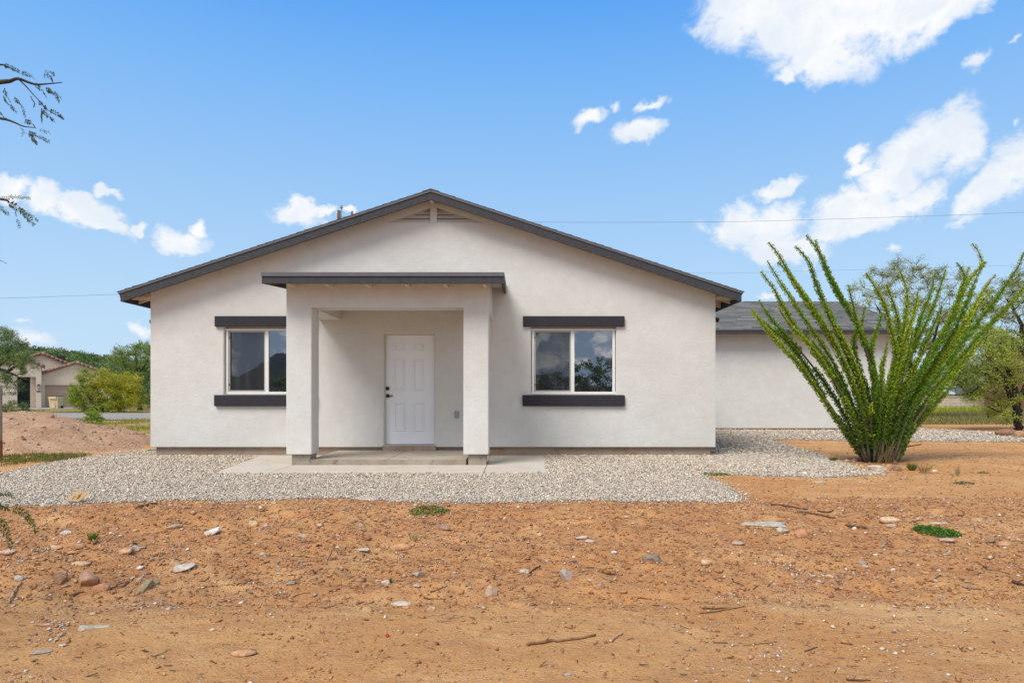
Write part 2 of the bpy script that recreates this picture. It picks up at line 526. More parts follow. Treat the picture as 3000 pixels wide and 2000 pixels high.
def build_gravel():
    st = .07
    xs = np.arange(-8.5, 17.5, st); ys = np.arange(6.6, 24.5, st)
    X, Y = np.meshgrid(xs, ys); x = X.ravel(); y = Y.ravel()
    keep = in_gravel(x + st / 2, y + st / 2) & ~in_house(x + st / 2, y + st / 2) & ~inpoly(x + st / 2, y + st / 2, WALKQ)
    x = x[keep]; y = y[keep]
    # build quads with shared-free verts
    n = len(x)
    cx = np.stack([x, x + st, x + st, x], -1); cy = np.stack([y, y, y + st, y + st], -1)
    cz = terr(cx, cy) + .005
    V = np.stack([cx, cy, cz], -1).reshape(-1, 3)
    Fq = np.arange(4 * n).reshape(n, 4)
    o = link('gravel_bed', np_mesh('gravel_bed', V, Fq), M['bed']); tag(o, kind='structure')

ICO = None
def ico(sub):
    bm = bmesh.new(); bmesh.ops.create_icosphere(bm, subdivisions=sub, radius=1)
    bm.verts.index_update()
    V = np.array([v.co[:] for v in bm.verts]); Fc = np.array([[v.index for v in f.verts] for f in bm.faces]); bm.free()
    return V, Fc
ICO1 = ico(1)
OCT = (np.array([(1, 0, 0), (-.6, .8, 0), (-.5, -.85, .1), (.2, .1, .9), (0, 0, -.6)], float),
       np.array([(0, 1, 3), (1, 2, 3), (2, 0, 3), (1, 0, 4), (2, 1, 4), (0, 2, 4)]))

OCT2 = (np.array([(1, 0, .05), (.25, .95, -.05), (-.85, .55, .1), (-.8, -.6, -.05), (.3, -.95, .05), (.15, .1, .9), (-.1, 0, -.8)], float),
        np.array([(i, (i + 1) % 5, 5) for i in range(5)] + [((i + 1) % 5, i, 6) for i in range(5)]))
def scatter(base, pos, size, colors, flat=(.45, .8), rng=RNG, jit=.18):
    """many small stones as one array mesh"""
    BV, BF = base; n = len(pos); k = len(BV)
    sc = np.stack([size * rng.uniform(.8, 1.3, n), size * rng.uniform(.6, 1.0, n), size * rng.uniform(*flat, n)], -1)
    v = BV[None] * (1 + rng.normal(0, jit, (n, k, 1))) * sc[:, None]
    tl = rng.normal(0, .35, n); an = rng.uniform(0, 2 * np.pi, n)
    c, s = np.cos(tl)[:, None], np.sin(tl)[:, None]
    x, y, z = v[..., 0], v[..., 1], v[..., 2]
    y, z = y * c - z * s, y * s + z * c
    c, s = np.cos(an)[:, None], np.sin(an)[:, None]
    x, y = x * c - y * s, x * s + y * c
    v = np.stack([x, y, z], -1) + pos[:, None]
    Fc = (BF[None] + (np.arange(n) * k)[:, None, None]).reshape(-1, BF.shape[1])
    return v.reshape(-1, 3), Fc, np.repeat(colors, k, 0)

def pal(n, cols, wts, var=.12, rng=RNG):
    cols = np.array(cols); w = np.array(wts) / sum(wts)
    c = cols[rng.choice(len(cols), n, p=w)]
    return np.clip(c * rng.uniform(1 - var, 1 + var, (n, 1)) * rng.uniform(.97, 1.03, (n, 3)), 0, 1)

GCOL = [(.64, .555, .445), (.56, .47, .36), (.45, .365, .27), (.34, .30, .25), (.20, .175, .15), (.52, .385, .25), (.70, .625, .515)]
GW = [28, 26, 18, 13, 6, 7, 7]

def build_pebbles():
    vs, fs, cs, off = [], [], [], 0
    for (y0, y1, dens, size, base) in ((6.6, 9.2, 3200, .0104, OCT2), (9.2, 13.0, 1900, .0132, OCT2), (13.0, 24.5, 620, .022, OCT)):
        xa, xb = (-8.5, 9) if y0 < 13 else (-8.5, 17.5)
        n = int((xb - xa) * (y1 - y0) * dens)
        x = RNG.uniform(xa, xb, n); y = RNG.uniform(y0, y1, n)
        js = np.where(RNG.uniform(0, 1, n) < .82, .05, .20); jx = x + RNG.normal(0, 1, n) * js; jy = y + RNG.normal(0, 1, n) * js
        k = in_gravel(jx, jy) & ~in_house(x, y) & ~inpoly(x, y, WALKQ)
        px = VX + x / y * F
        k &= (px > -60) & (px < 3060)
        x = x[k]; y = y[k]
        sz = size * RNG.lognormal(0, .28, len(x))
        z = terr(x, y) + .005 + sz * RNG.uniform(-.1, .5, len(x))
        c = pal(len(x), GCOL, GW, .16)
        v, f, c = scatter(base, np.stack([x, y, z], -1), sz, c)
        vs.append(v); fs.append(f + off); cs.append(c); off += len(v)
    o = link('gravel', np_mesh('gravel', np.concatenate(vs), np.concatenate(fs), np.concatenate(cs)), M['pebble'])
    tag(o, 'pale grey and tan gravel spread around the white house', 'gravel', kind='stuff')
build_gravel(); build_pebbles()

def frustum(n, y0, y1, rng, pw=1.0):
    """random ground points spread evenly over the ground the photo shows"""
    y = y0 + (y1 - y0) * rng.uniform(0, 1, n) ** pw
    px = rng.uniform(-60, 3060, n)
    return (px - VX) * y / F, y

def build_debris():
    rng = np.random.default_rng(21)
    # crumbs of orange soil
    x, y = frustum(60000, 2.45, 7.4, rng, .9)
    xr, yr_ = frustum(26000, 7.4, 17, rng, 1.0); kr = xr > 1.0
    x = np.concatenate([x, xr[kr]]); y = np.concatenate([y, yr_[kr]])
    den = .25 + .9 * ss(3.4, 4.4, y) + .5 * fbm(x * 1.1, y * 1.1, 71, 3) * 2
    k = (rng.uniform(0, 1, len(x)) < np.clip(den, .05, 1)) & ~in_gravel(x, y)
    x = x[k]; y = y[k]
    sz = np.minimum(.0042 * rng.lognormal(0, .55, len(x)) * (1 + .6 * ss(3.6, 4.6, y)), .02)
    z = terr(x, y) + sz * .2
    c = pal(len(x), [(.42, .19, .08), (.34, .15, .065), (.52, .28, .13), (.26, .12, .06)], [4, 3, 2, 1.5], .15, rng)
    v, f, c = scatter(OCT, np.stack([x, y, z], -1), sz, c, (.35, .8), rng, .3)
    o = link('dirt_crumbs', np_mesh('dirt_crumbs', v, f, c), M['pebble']); tag(o, 'loose crumbs of orange soil over the bare yard', 'soil', kind='stuff')
    # stray gravel
    pts = []
    x, y = frustum(15000, 2.45, 7.4, rng, .9)
    den = .06 + .30 * ss(3.4, 4.2, y) + .5 * np.maximum(fbm(x * .8, y * .8, 77, 3) * 2, 0) + .22 * ss(.5, 1.8, x)
    k = (rng.uniform(0, 1, len(x)) < den) & ~in_gravel(x, y)
    pts.append(np.stack([x[k], y[k]], -1))
    x = rng.uniform(3, 9.5, 2600); y = rng.uniform(7.4, 16, 2600); k = ~in_gravel(x, y) & (rng.uniform(0, 1, 2600) < .55)
    pts.append(np.stack([x[k], y[k]], -1))
    for cx, cy, sx, sy, n in ((175, 1795, 32, 22, 170), (130, 1830, 40, 15, 60), (1270, 1540, 70, 22, 230), (1330, 1560, 40, 15, 90), (2335, 1640, 60, 14, 200), (2420, 1660, 50, 12, 130),
                              (2240, 1622, 50, 10, 60), (2730, 1525, 35, 8, 70), (2940, 1560, 70, 14, 140), (2880, 1545, 60, 10, 70), (2640, 1850, 90, 30, 110), (2740, 1800, 100, 40, 110), (2280, 1870, 30, 18, 60), (2200, 1920, 90, 25, 90),
                              (60, 1950, 50, 30, 80), (460, 1560, 60, 20, 60), (760, 1540, 60, 18, 90), (800, 1650, 60, 25, 120), (350, 1600, 90, 30, 130), (430, 1720, 60, 18, 80), (2380, 1410, 120, 7, 130), (2640, 1400, 70, 6, 60)):
        qx = rng.normal(cx, sx, n); qy = rng.normal(cy, sy, n)
        Y = 2200 / np.maximum(qy - VY, 100); X = (qx - VX) * Y / F
        pts.append(np.stack([X, Y], -1))
    p = np.concatenate(pts); x, y = p[:, 0], p[:, 1]
    sz = .0062 * rng.lognormal(0, .5, len(x)) * (1 + .35 * ss(4, 7, y))
    z = terr(x, y) + sz * .25
    c = pal(len(x), GCOL + [(.50, .33, .2), (.46, .24, .12), (.36, .2, .12)], GW + [26, 24, 20], .15, rng)
    v, f, c = scatter(OCT, np.stack([x, y, z], -1), sz, c, (.35, .8), rng, .28)
    o = link('loose_gravel', np_mesh('loose_gravel', v, f, c), M['pebble']); tag(o, 'stray pale pebbles scattered over the orange dirt', 'gravel', kind='stuff')
    # broken rubble gathered on the low bank
    x, y = frustum(5200, 3.5, 7.3, rng, 1.0)
    den = ss(3.7, 4.4, y) * (1 - ss(6.9, 7.3, y)) * np.clip(.22 + 1.5 * fbm(x * .9, y * 1.1, 131, 3) + .25 * ss(0, -1.6, x), .02, 1)
    k = (rng.uniform(0, 1, len(x)) < den) & ~in_gravel(x, y); x = x[k]; y = y[k]
    sz = np.clip(.0125 * rng.lognormal(0, .45, len(x)), .006, .032)
    v, f, c = scatter(OCT2, np.stack([x, y, terr(x, y) + sz * .15], -1), sz, pal(len(x), [(.44, .26, .14), (.36, .19, .10), (.50, .35, .22), (.36, .31, .26), (.26, .15, .09), (.54, .46, .38)], [6, 5, 4, 3, 3, 2], .2, rng), (.35, .75), rng, .25)
    o = link('rubble', np_mesh('rubble', v, f, c), M['rock']); tag(o, 'dusty broken rubble gathered on the low bank before the gravel', 'rubble', kind='stuff')
    # bark and twig litter
    x, y = frustum(6500, 2.45, 7.4, rng, .9)
    den = .15 + .6 * ss(3.4, 4.4, y) + .6 * fbm(x * .9, y * .9, 83, 3) * 2
    k = (rng.uniform(0, 1, len(x)) < den) & ~in_gravel(x, y); x = x[k]; y = y[k]
    n = len(x)
    L = np.minimum(.011 * rng.lognormal(0, .55, n), .034); W = np.minimum(L * rng.uniform(.06, .2, n), .0035)
    an = rng.normal(0, .7, n); z = terr(x, y) + .004
    BV = np.array([(-1, -1, 0), (1, -1, 0), (1, 1, 0), (-1, 1, 0), (-.9, 0, 1), (.9, 0, 1)], float)
    BF4 = np.array([(0, 1, 5, 4), (2, 3, 4, 5)]); BF3 = np.array([(1, 2, 5), (3, 0, 4)])
    v = BV[None] * np.stack([L, W, W], -1)[:, None]
    tl = rng.normal(0, .2, n)[:, None]
    vx, vy, vz = v[..., 0], v[..., 1], v[..., 2] + v[..., 0] * tl
    c_, s_ = np.cos(an)[:, None], np.sin(an)[:, None]
    v = np.stack([vx * c_ - vy * s_, vx * s_ + vy * c_, vz], -1) + np.stack([x, y, z], -1)[:, None]
    o_ = (np.arange(n) * 6)[:, None, None]
    c = np.repeat(pal(n, [(.10, .05, .03), (.16, .09, .05), (.30, .20, .11), (.06, .035, .025)], [4, 4, 2, 2], .2, rng), 6, 0)
    o = link('twig_litter', np_mesh('twig_litter', v.reshape(-1, 3), [(BF4[None] + o_).reshape(-1, 4), (BF3[None] + o_).reshape(-1, 3)], c), M['dry_wood'])
    tag(o, 'chips of bark and twig littering the orange dirt', 'litter', kind='stuff')
build_debris()

# ------------------------------------------------------------------ paved strip
def build_walk():
    q = WALKQ
    mb = MB()
    # three pours split by two joints
    def at(u, y):   # u along, y depth
        t = (y - q[0][1]) / (q[3][1] - q[0][1])
        xl = q[0][0] + (q[3][0] - q[0][0]) * t; xr = q[1][0] + (q[2][0] - q[1][0]) * t
        return xl + (xr - xl) * u
    y0, y1 = q[0][1], q[3][1] - .02
    js = [0, G(782, 1388).x, G(1417, 1385).x, 1]
    def xat(j, y):
        if j == 0: return at(0, y)
        if j == 3: return at(1, y)
        return js[j]
    for j in range(3):
        e0 = .006 if j else 0; e1 = .006 if j < 2 else 0
        pl = [(xat(j, y0) + e0, y0, .012), (xat(j + 1, y0) - e1, y0, .012), (xat(j + 1, y1) - e1, y1, .012), (xat(j, y1) + e0, y1, .012)]
        pl = [Vector((a, b, -.06)) for a, b, c in pl]
        mb.prism(pl, (0, 0, .070))
    o = mb.part('walkway', M['walk']); tag(o, kind='structure')
build_walk()

# ------------------------------------------------------------------ the house
YW = 12.6
XL, XR = -6.747, 3.679
RX, RZ, SL = -1.534, 4.842, .327
RL, RR_ = -7.16, 4.085
YF = 12.29
ZB = .164
YB = 27.6
GY, GX = 19.65, 10.97           # wing front wall, wing right wall

def roof_z(x): return RZ - SL * abs(x - RX)

house = thing('stucco_house', 'single-storey off-white stucco house with dark gable trim and a small front porch', 'house', (RX, YW, 0))

def window_rect(dx): return (.28 + dx, 1.845 + dx, 1.125, 2.379)
DXL = -5.672
DOOR = (-2.435, -1.505, .195, 2.25)
VENTS = [[(-2.365, 4.30), (-1.585, 4.30), (-1.585, 4.575)], [(-1.460, 4.30), (-.617, 4.30), (-1.460, 4.575)]]

def build_walls():
    bm = bmesh.new()
    outline = [(XL, ZB), (XR, ZB), (XR, roof_z(XR) - .07), (RX, RZ - .07), (XL, roof_z(XL) - .07)]
    loops = [outline]
    holes = []
    for r in (window_rect(0), window_rect(DXL), DOOR):
        holes.append([(r[0], r[2]), (r[1], r[2]), (r[1], r[3]), (r[0], r[3])])
    e = .022
    def grow(h, g):
        cx = sum(p[0] for p in h) / len(h); cz = sum(p[1] for p in h) / len(h)
        return [(p[0] + g * (1 if p[0] > cx else -1), p[1] + g * (1 if p[1] > cz else -1)) for p in h]
    rings = []
    for h in holes:
        rings.append([(grow(h, e), YW)] + [(grow(h, e * (1 - math.sin(a))), YW + e * (1 - math.cos(a))) for a in (R(30), R(60), R(90))] + [(h, YW + .22)])
    for vt in VENTS:
        rings.append([(vt, YW), (vt, YW + .12)])
    edges = []
    def loop(pts, y):
        vs = [bm.verts.new((p[0], y, p[1])) for p in pts]
        return vs
    def close(vs): return [bm.edges.new((vs[i], vs[(i + 1) % len(vs)])) for i in range(len(vs))]
    ov = loop(outline, YW); edges += close(ov)
    for rg in rings:
        prev = loop(*rg[0]); edges += close(prev)
        for pts, y in rg[1:]:
            cur = loop(pts, y)
            for i in range(len(cur)):
                j = (i + 1) % len(cur)
                bm.faces.new((prev[i], prev[j], cur[j], cur[i]))
            prev = cur
    bmesh.ops.triangle_fill(bm, use_beauty=True, use_dissolve=False, edges=edges)
    # bottom lip, side walls, back
    zr = roof_z(XR) - .07; zl = roof_z(XL) - .07
    def face(*p): bm.faces.new([bm.verts.new(q) for q in p])
    face((XL, YW, ZB), (XR, YW, ZB), (XR, YW + .2, ZB), (XL, YW + .2, ZB))
    face((XL, YW, ZB), (XL, YB, ZB), (XL, YB, zl), (XL, YW, zl))
    face((XL, YW, ZB), (XL + .2, YW + .001, ZB), (XL + .2, YB, ZB), (XL, YB, ZB))
    face((XR, YW, ZB), (XR, YB, ZB), (XR, YB, zr), (XR, YW, zr))
    face((XL, YB, ZB), (XR, YB, ZB), (XR, YB, zr), (RX, YB, RZ - .07), (XL, YB, zl))
    me = bpy.data.meshes.new('wall'); bm.to_mesh(me); bm.free()
    link('wall', me, M['stucco'], house)
    # wing walls
    mb = MB()
    ze = 3.0
    mb.quad((XR, GY, .18), (GX, GY, .18), (GX, GY, ze), (XR, GY, ze))
    mb.quad((XR, GY, .18), (GX, GY, .18), (GX, GY + .2, .18), (XR, GY + .2, .18))
    yr = 23.3; zr2 = 4.30
    mb._add([(GX, GY, .18), (GX, 2 * yr - GY, .18), (GX, 2 * yr - GY, ze), (GX, yr, zr2), (GX, GY, ze)], [(0, 1, 2, 3, 4)])
    mb.part('wing_wall', M['stucco'], house)
    mb = MB()
    mb.box(XL + .075, XR - .075, YW + .065, YB, -.2, ZB + .002)
    # rough block under the door
    mb.box(-2.46, -1.48, YW - .03, YW + .08, .02, .192)
    mb.box(XR - .02, GX - .06, GY + .06, GY + 7, -.1, .182)
    mb.part('foundation', M['foundation'], house)
build_walls()

def shingles(name, mbp, O, A, U, Nn, parent, seed, exposure=.145, tab=.33, tone=(.155, .16, .165), thick=1.0, ks=(.85, .93, 1, 1, 1.06, 1.14)):
    """courses of tabs: O lower corner at the eave, A along the eave, U up the slope"""
    rng = random.Random(seed)
    O = Vector(O); A = Vector(A); U = Vector(U); Nn = Vector(Nn).normalized()
    LA, LU = A.length, U.length; a = A / LA; u = U / LU
    V, Fq, C = [], [], []
    nc = int(LU / exposure)
    for i in range(nc):
        s0 = i * LU / nc; s1 = (i + 1.06) * LU / nc
        if s1 > LU: s1 = LU
        p = -rng.random() * tab
        while p < LA:
            w = tab * rng.uniform(.55, 1.25); x0 = max(p, 0); x1 = min(p + w, LA); p += w
            if x1 - x0 < .01: continue
            lift = rng.choice((.020, .022, .030)) * thick; d = rng.uniform(-.004, .004)
            k = rng.choice(ks); t = rng.uniform(-.006, .006)
            c = (tone[0] * k, (tone[1] + t) * k, tone[2] * k)
            b0 = O + a * x0 + u * (s0 + d); b1 = O + a * x1 + u * (s0 + d)
            t0 = O + a * x0 + u * s1; t1 = O + a * x1 + u * s1
            n = len(V)
            V += [b0 + Nn * .001, b1 + Nn * .001, b1 + Nn * lift, b0 + Nn * lift, t1 + Nn * .002, t0 + Nn * .002]
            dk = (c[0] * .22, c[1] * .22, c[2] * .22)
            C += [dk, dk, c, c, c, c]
            Fq += [(n, n + 1, n + 2, n + 3), (n + 3, n + 2, n + 4, n + 5)]
    me = np_mesh(name, np.array([v[:] for v in V]), np.array(Fq), np.array(C))
    return link(name, me, M['shingle'], parent)

def build_roof():
    # deck: two slabs; underside shows as soffit
    def slope_pt(side, x, y, drop): return (x, y, roof_z(x) - drop)
    roof = MB()
    for x0, x1 in ((RL, RX), (RX, RR_)):
        poly = [(x0, YF + .02, roof_z(x0) - .03), (x1, YF + .02, roof_z(x1) - .03), (x1, YF + .02, roof_z(x1) - .055), (x0, YF + .02, roof_z(x0) - .055)]
        roof.prism(poly, (0, YB + .3 - YF, 0))
    rf = roof.part('roof', M['soffit'], house)
    cs = 1 / math.hypot(1, SL)
    nl = Vector((-SL, 0, 1)); nr = Vector((SL, 0, 1))
    LY = YB + .3 - YF
    shingles('shingles', None, (RL - .02, YF - .02, roof_z(RL) - .033), (0, LY, 0), (RX - RL, 0, SL * (RX - RL)), nl, rf, 1, tone=(.14, .14, .145), thick=.42)
    shingles('shingles', None, (RR_ + .02, YF - .02, roof_z(RR_) - .033), (0, LY, 0), (RX - RR_, 0, SL * (RR_ - RX)), nr, rf, 2, tone=(.14, .14, .145), thick=.42)
    cap = MB(); cap.col = (.13, .13, .135)
    for i in range(60):
        y = YF - .02 + i * .25
        cap.prism([(RX - .15, y, RZ - .06), (RX, y, RZ - .01), (RX + .15, y, RZ - .06), (RX, y, RZ - .03)], (0, .3, .004))
    cap.part('ridge_cap', M['shingle'], rf)
    # rake drip edge and fascia boards
    for x0, x1, nm in ((RL, RX, 0), (RX, RR_, 1)):
        d = MB()
        e0, e1 = 0, 0
        d.prism([(x0, YF - .012, roof_z(x0) - .022), (x1, YF - .012, roof_z(x1) - .022), (x1, YF - .012, roof_z(x1) - .068), (x0, YF - .012, roof_z(x0) - .068)], (0, .02, 0))
        d.part('drip_edge', M['drip'], rf)
        f = MB()
        o = .045 if nm == 0 else 0; o2 = -.045 if nm else 0
        xa, xb = (x0 + .012, x1) if nm == 0 else (x0, x1 - .012)
        za, zb = roof_z(xa), roof_z(xb)
        ba = (xa + .04, za - .205) if nm == 0 else (xa, za - .205)
        bb = (xb, zb - .205) if nm == 0 else (xb - .04, zb - .205)
        f.prism([(xa, YF + .001, za - .066), (xb, YF + .001, zb - .066), (bb[0], YF + .001, bb[1]), (ba[0], YF + .001, ba[1])], (0, .04, 0))
        f.part('fascia', M['trim_dark'], house)
    # eave fascia along both long sides
    for x, sgn in ((RL, 1), (RR_, -1)):
        f = MB()
        z = roof_z(x)
        xs = sorted((x + sgn * .012, x + sgn * .05))
        f.box(xs[0], xs[1], YF + .042, YB + .28, z - .195, z - .06)
        f.part('fascia', M['trim_dark'], house)
        # beige board closing the corner and rafter tails
        wx = XL if sgn == 1 else XR
        for k, y in enumerate([YF + .05] + [YW + .25 + .61 * i for i in range(24)]):
            rt = MB()
            xi = wx - sgn * -.02
            xo = x + sgn * .052
            h = .125 if k else .10
            rt.prism([(xo, y, roof_z(xo) - .058), (xi, y, roof_z(xi) - .058), (xi, y, roof_z(xi) - .058 - h), (xo, y, roof_z(xo) - .058 - h)], (0, .04, 0))
            rt.part('rafter', M['soffit'], house)
        lk = MB()   # outrigger at the wall corner
        a, b = sorted((x + sgn * .05, wx))
        zz = roof_z(wx) - .17
        lk.box(a + .02, b, YW - .02, YW + .03, zz - .05 - .04, zz - .04)
        lk.part('outrigger', M['soffit'], house)
    rb = MB(); rb.box(RX - .03, RX + .03, YF + .042, YW + .05, RZ - .205, RZ - .06); rb.part('ridge_beam', M['soffit'], house)
    for x in (-5.4, -3.4, .35, 2.3):
        lk = MB(); z = roof_z(x) - .058
        lk.prism([(x - .02, YF + .042, z + .0), (x + .02, YF + .042, z - .0), (x + .02, YF + .042, z - .09), (x - .02, YF + .042, z - .09)], (0, .3, 0))
        lk.part('outrigger', M['soffit'], house)
    # gable vents
    for vi, vt in enumerate(VENTS):
        v = MB()
        x0, x1 = vt[0][0], vt[1][0]
        bk = MB(); bk.prism([(p[0], YW + .10, p[1]) for p in vt], (0, .01, 0))
        g = bk.part('gable_vent', M['black'], house)
        zt = 4.575; zb = 4.30
        inner = -1.585 if vi == 0 else -1.460
        outer = x0 if vi == 0 else x1
        for zc, hh in ((4.303, .085), (4.388, .075), (4.463, .065), (4.528, .038)):
            t = (min(zc + hh, zt - .01) - zb) / (zt - zb); xe = outer + (inner - outer) * t
            tb = (zc - zb) / (zt - zb); xb_ = outer + (inner - outer) * tb
            s_ = MB()
            s_._add([(xb_, YW + .012, zc), (inner, YW + .012, zc), (inner, YW + .07, zc + hh), (xe, YW + .07, zc + hh),
                     (xb_, YW + .022, zc - .004), (inner, YW + .022, zc - .004), (inner, YW + .08, zc + hh - .004), (xe, YW + .08, zc + hh - .004)],
                    [(0, 1, 2, 3), (7, 6, 5, 4), (0, 4, 5, 1), (1, 5, 6, 2), (2, 6, 7, 3), (3, 7, 4, 0)])
            s_.part('slat', M['stucco'], g)
    # wing roof
    ze = 3.0; ye = 19.22; yr = 23.25; zr = ze + (yr - ye) * .335; xe = GX + .33
    wr = MB()
    for ya, yb in ((ye, yr), (2 * yr - ye, yr)):
        wr.prism([(RX + 2, ya, ze - .03), (RX + 2, yb, zr - .03), (RX + 2, yb, zr - .055), (RX + 2, ya, ze - .055)], (xe - RX - 2, 0, 0))
    w = wr.part('wing_roof', M['soffit'], house)
    x0 = XR - 1.2
    shingles('shingles', None, (x0, ye - .02, ze - .03), (xe - x0 + .015, 0, 0), (0, yr - ye + .02, zr - ze), (0, -.335, 1), w, 3, exposure=.16, tab=.55, tone=(.215, .225, .226), thick=1.3, ks=(.74, .86, .95, 1, 1.08, 1.2))
    shingles('shingles', None, (x0, 2 * yr - ye, ze - .03), (xe - x0, 0, 0), (0, ye - yr, zr - ze), (0, .335, 1), w, 4, exposure=.15)
    f = MB(); f.box(XR + .4, xe - .03, ye, ye + .04, ze - .155, ze - .045); f.part('fascia', M['trim_dark'], house)
    d = MB(); d.box(XR + .4, xe, ye - .015, ye + .0, ze - .06, ze - .022); d.part('drip_edge', M['drip'], w)
    f = MB()
    f.prism([(xe - .03, ye + .001, ze - .045), (xe - .03, yr, zr - .045), (xe - .03, yr, zr - .165), (xe - .03, ye + .001, ze - .165)], (.03, 0, 0))
    f.prism([(xe - .03, 2 * yr - ye, ze - .045), (xe - .03, yr + .002, zr - .045), (xe - .03, yr + .002, zr - .165), (xe - .03, 2 * yr - ye, ze - .165)], (.03, 0, 0))
    f.part('fascia', M['trim_dark'], house)
build_roof()

def build_window(dx):
    x0, x1, z0, z1 = window_rect(dx)
    yo = YW + .055
    fr = MB()
    t = .045
    fr.box(x0, x1, yo, yo + .07, z0 + .012, z0 + .012 + t); fr.box(x0, x1, yo, yo + .07, z1 - t - .025, z1 - .025)
    fr.box(x0 + .012, x0 + .012 + t, yo - .002, yo + .068, z0 + .012 + t, z1 - t - .025); fr.box(x1 - t - .012, x1 - .012, yo - .002, yo + .068, z0 + .012 + t, z1 - t - .025)
    xm = x0 + (x1 - x0) * .492
    fr.box(xm - .03, xm + .03, yo + .006, yo + .066, z0 + .012 + t, z1 - t - .025)
    w = fr.part('window', M['white_frame'], house)
    za, zb = z0 + .057, z1 - .07
    fl = MB(); fl.box(x0 - .004, x1 + .004, yo + .075, yo + .085, z0 - .004, z1 + .004); fl.part('flange', M['casing'], w)
    p = MB(); p.box(xm + .03, x1 - .057, yo + .03, yo + .036, za, zb); p.part('pane', M['glass'], w)
    p = MB(); p.box(x0 + .057, xm - .03, yo + .05, yo + .056, za, zb); p.part('pane', M['glass'], w)
    sf = MB(); u = .022
    a, b = x0 + .062, xm - .032
    sf.box(a, a + u, yo + .016, yo + .028, za + .004, zb - .004); sf.box(b - u, b, yo + .016, yo + .028, za + .004, zb - .004)
    sf.box(a + u, b - u, yo + .016, yo + .028, za + .004, za + .004 + u); sf.box(a + u, b - u, yo + .016, yo + .028, zb - .004 - u, zb - .004)
    sf.part('screen_frame', M['grey_frame'], w)
    sc = MB(); sc.quad((a + u, yo + .023, za + u), (b - u, yo + .023, za + u), (b - u, yo + .023, zb - u), (a + u, yo + .023, zb - u)); sc.part('insect_screen', M['screen'], w)
    for zz in (za + .12, zb - .14):
        cl = MB(); cl.box(a - .006, a + .014, yo + .004, yo + .0155, zz, zz + .028); cl.part('clip', M['black'], w)
    la = MB(); la.box(xm + .02, xm + .034, yo - .004, yo + .0055, (za + zb) / 2 - .03, (za + zb) / 2 + .05, .003); la.part('latch', M['white_frame'], w)
    hd = MB(); hd.box(.126 + dx, 1.995 + dx, YW - .055, YW + .01, 2.379, 2.572, .012); hd.part('header_band', M['band_dark'], house)
    sl = MB(); sl.box(.118 + dx, 2.0 + dx, YW - .06, YW + .05, .917, 1.122, .014); sl.part('sill_band', M['band_dark'], house)
build_window(0); build_window(DXL)

def build_door():
    x0, x1, z0, z1 = DOOR
    y = YW + .09
    cs = MB()
    cs.box(x0, x0 + .02, y - .02, y + .1, z0, z1); cs.box(x1 - .012, x1, y - .02, y + .1, z0, z1); cs.box(x0 + .02, x1 - .012, y - .02, y + .1, z1 - .018, z1)
    cs.part('door_casing', M['casing'], house)
    d = MB()
    dx0, dx1, dz0, dz1 = x0 + .022, x1 - .014, z0 + .018, z1 - .02
    d.box(dx0, dx1, y, y + .045, dz0, dz1)
    k = (YW + .09) / F
    def X(z4): return (750 + z4 / 2.529 - VX) * k
    def Z(z4): return CAMZ + (VY - (780 + z4 / 2.529)) * k
    for (a, b, t_, u) in ((1028, 1100, 575, 628), (1170, 1242, 575, 628), (1026, 1101, 688, 922), (1167, 1242, 688, 922), (1026, 1104, 1010, 1218), (1167, 1245, 1010, 1218)):
        xa, xb, zt, zb = X(a), X(b), Z(t_), Z(u)
        w = .018; p = .015
        # raised moulding ring and a raised field
        for (q0, q1, r0, r1) in ((xa, xb, zt - w, zt), (xa, xb, zb, zb + w), (xa, xa + w, zb + w, zt - w), (xb - w, xb, zb + w, zt - w)):
            d.box(q0, q1, y - p, y + .002, r0, r1, .004)
        d.box(xa + .034, xb - .034, y - .006, y + .002, zb + .034, zt - .034, .004)
    dr = d.part('door', M['door_white'], house)
    s_ = MB(); s_.box(dx0, dx1, y - .012, y + .04, z0 + .001, z0 + .017); s_.part('threshold', M['metal_grey'], dr)
    b = MB(); b.box(X(962), X(988), y - .022, y - .0005, Z(917), Z(892), .003); b.part('deadbolt', M['black'], dr)
    h = MB(); h.box(X(962), X(988), y - .016, y - .0005, Z(972), Z(946), .003); h.box(X(985), X(1017), y - .05, y - .036, Z(963), Z(955), .002); h.box(X(974), X(988), y - .05, y - .015, Z(964), Z(954)); h.part('handle', M['black'], dr)
build_door()

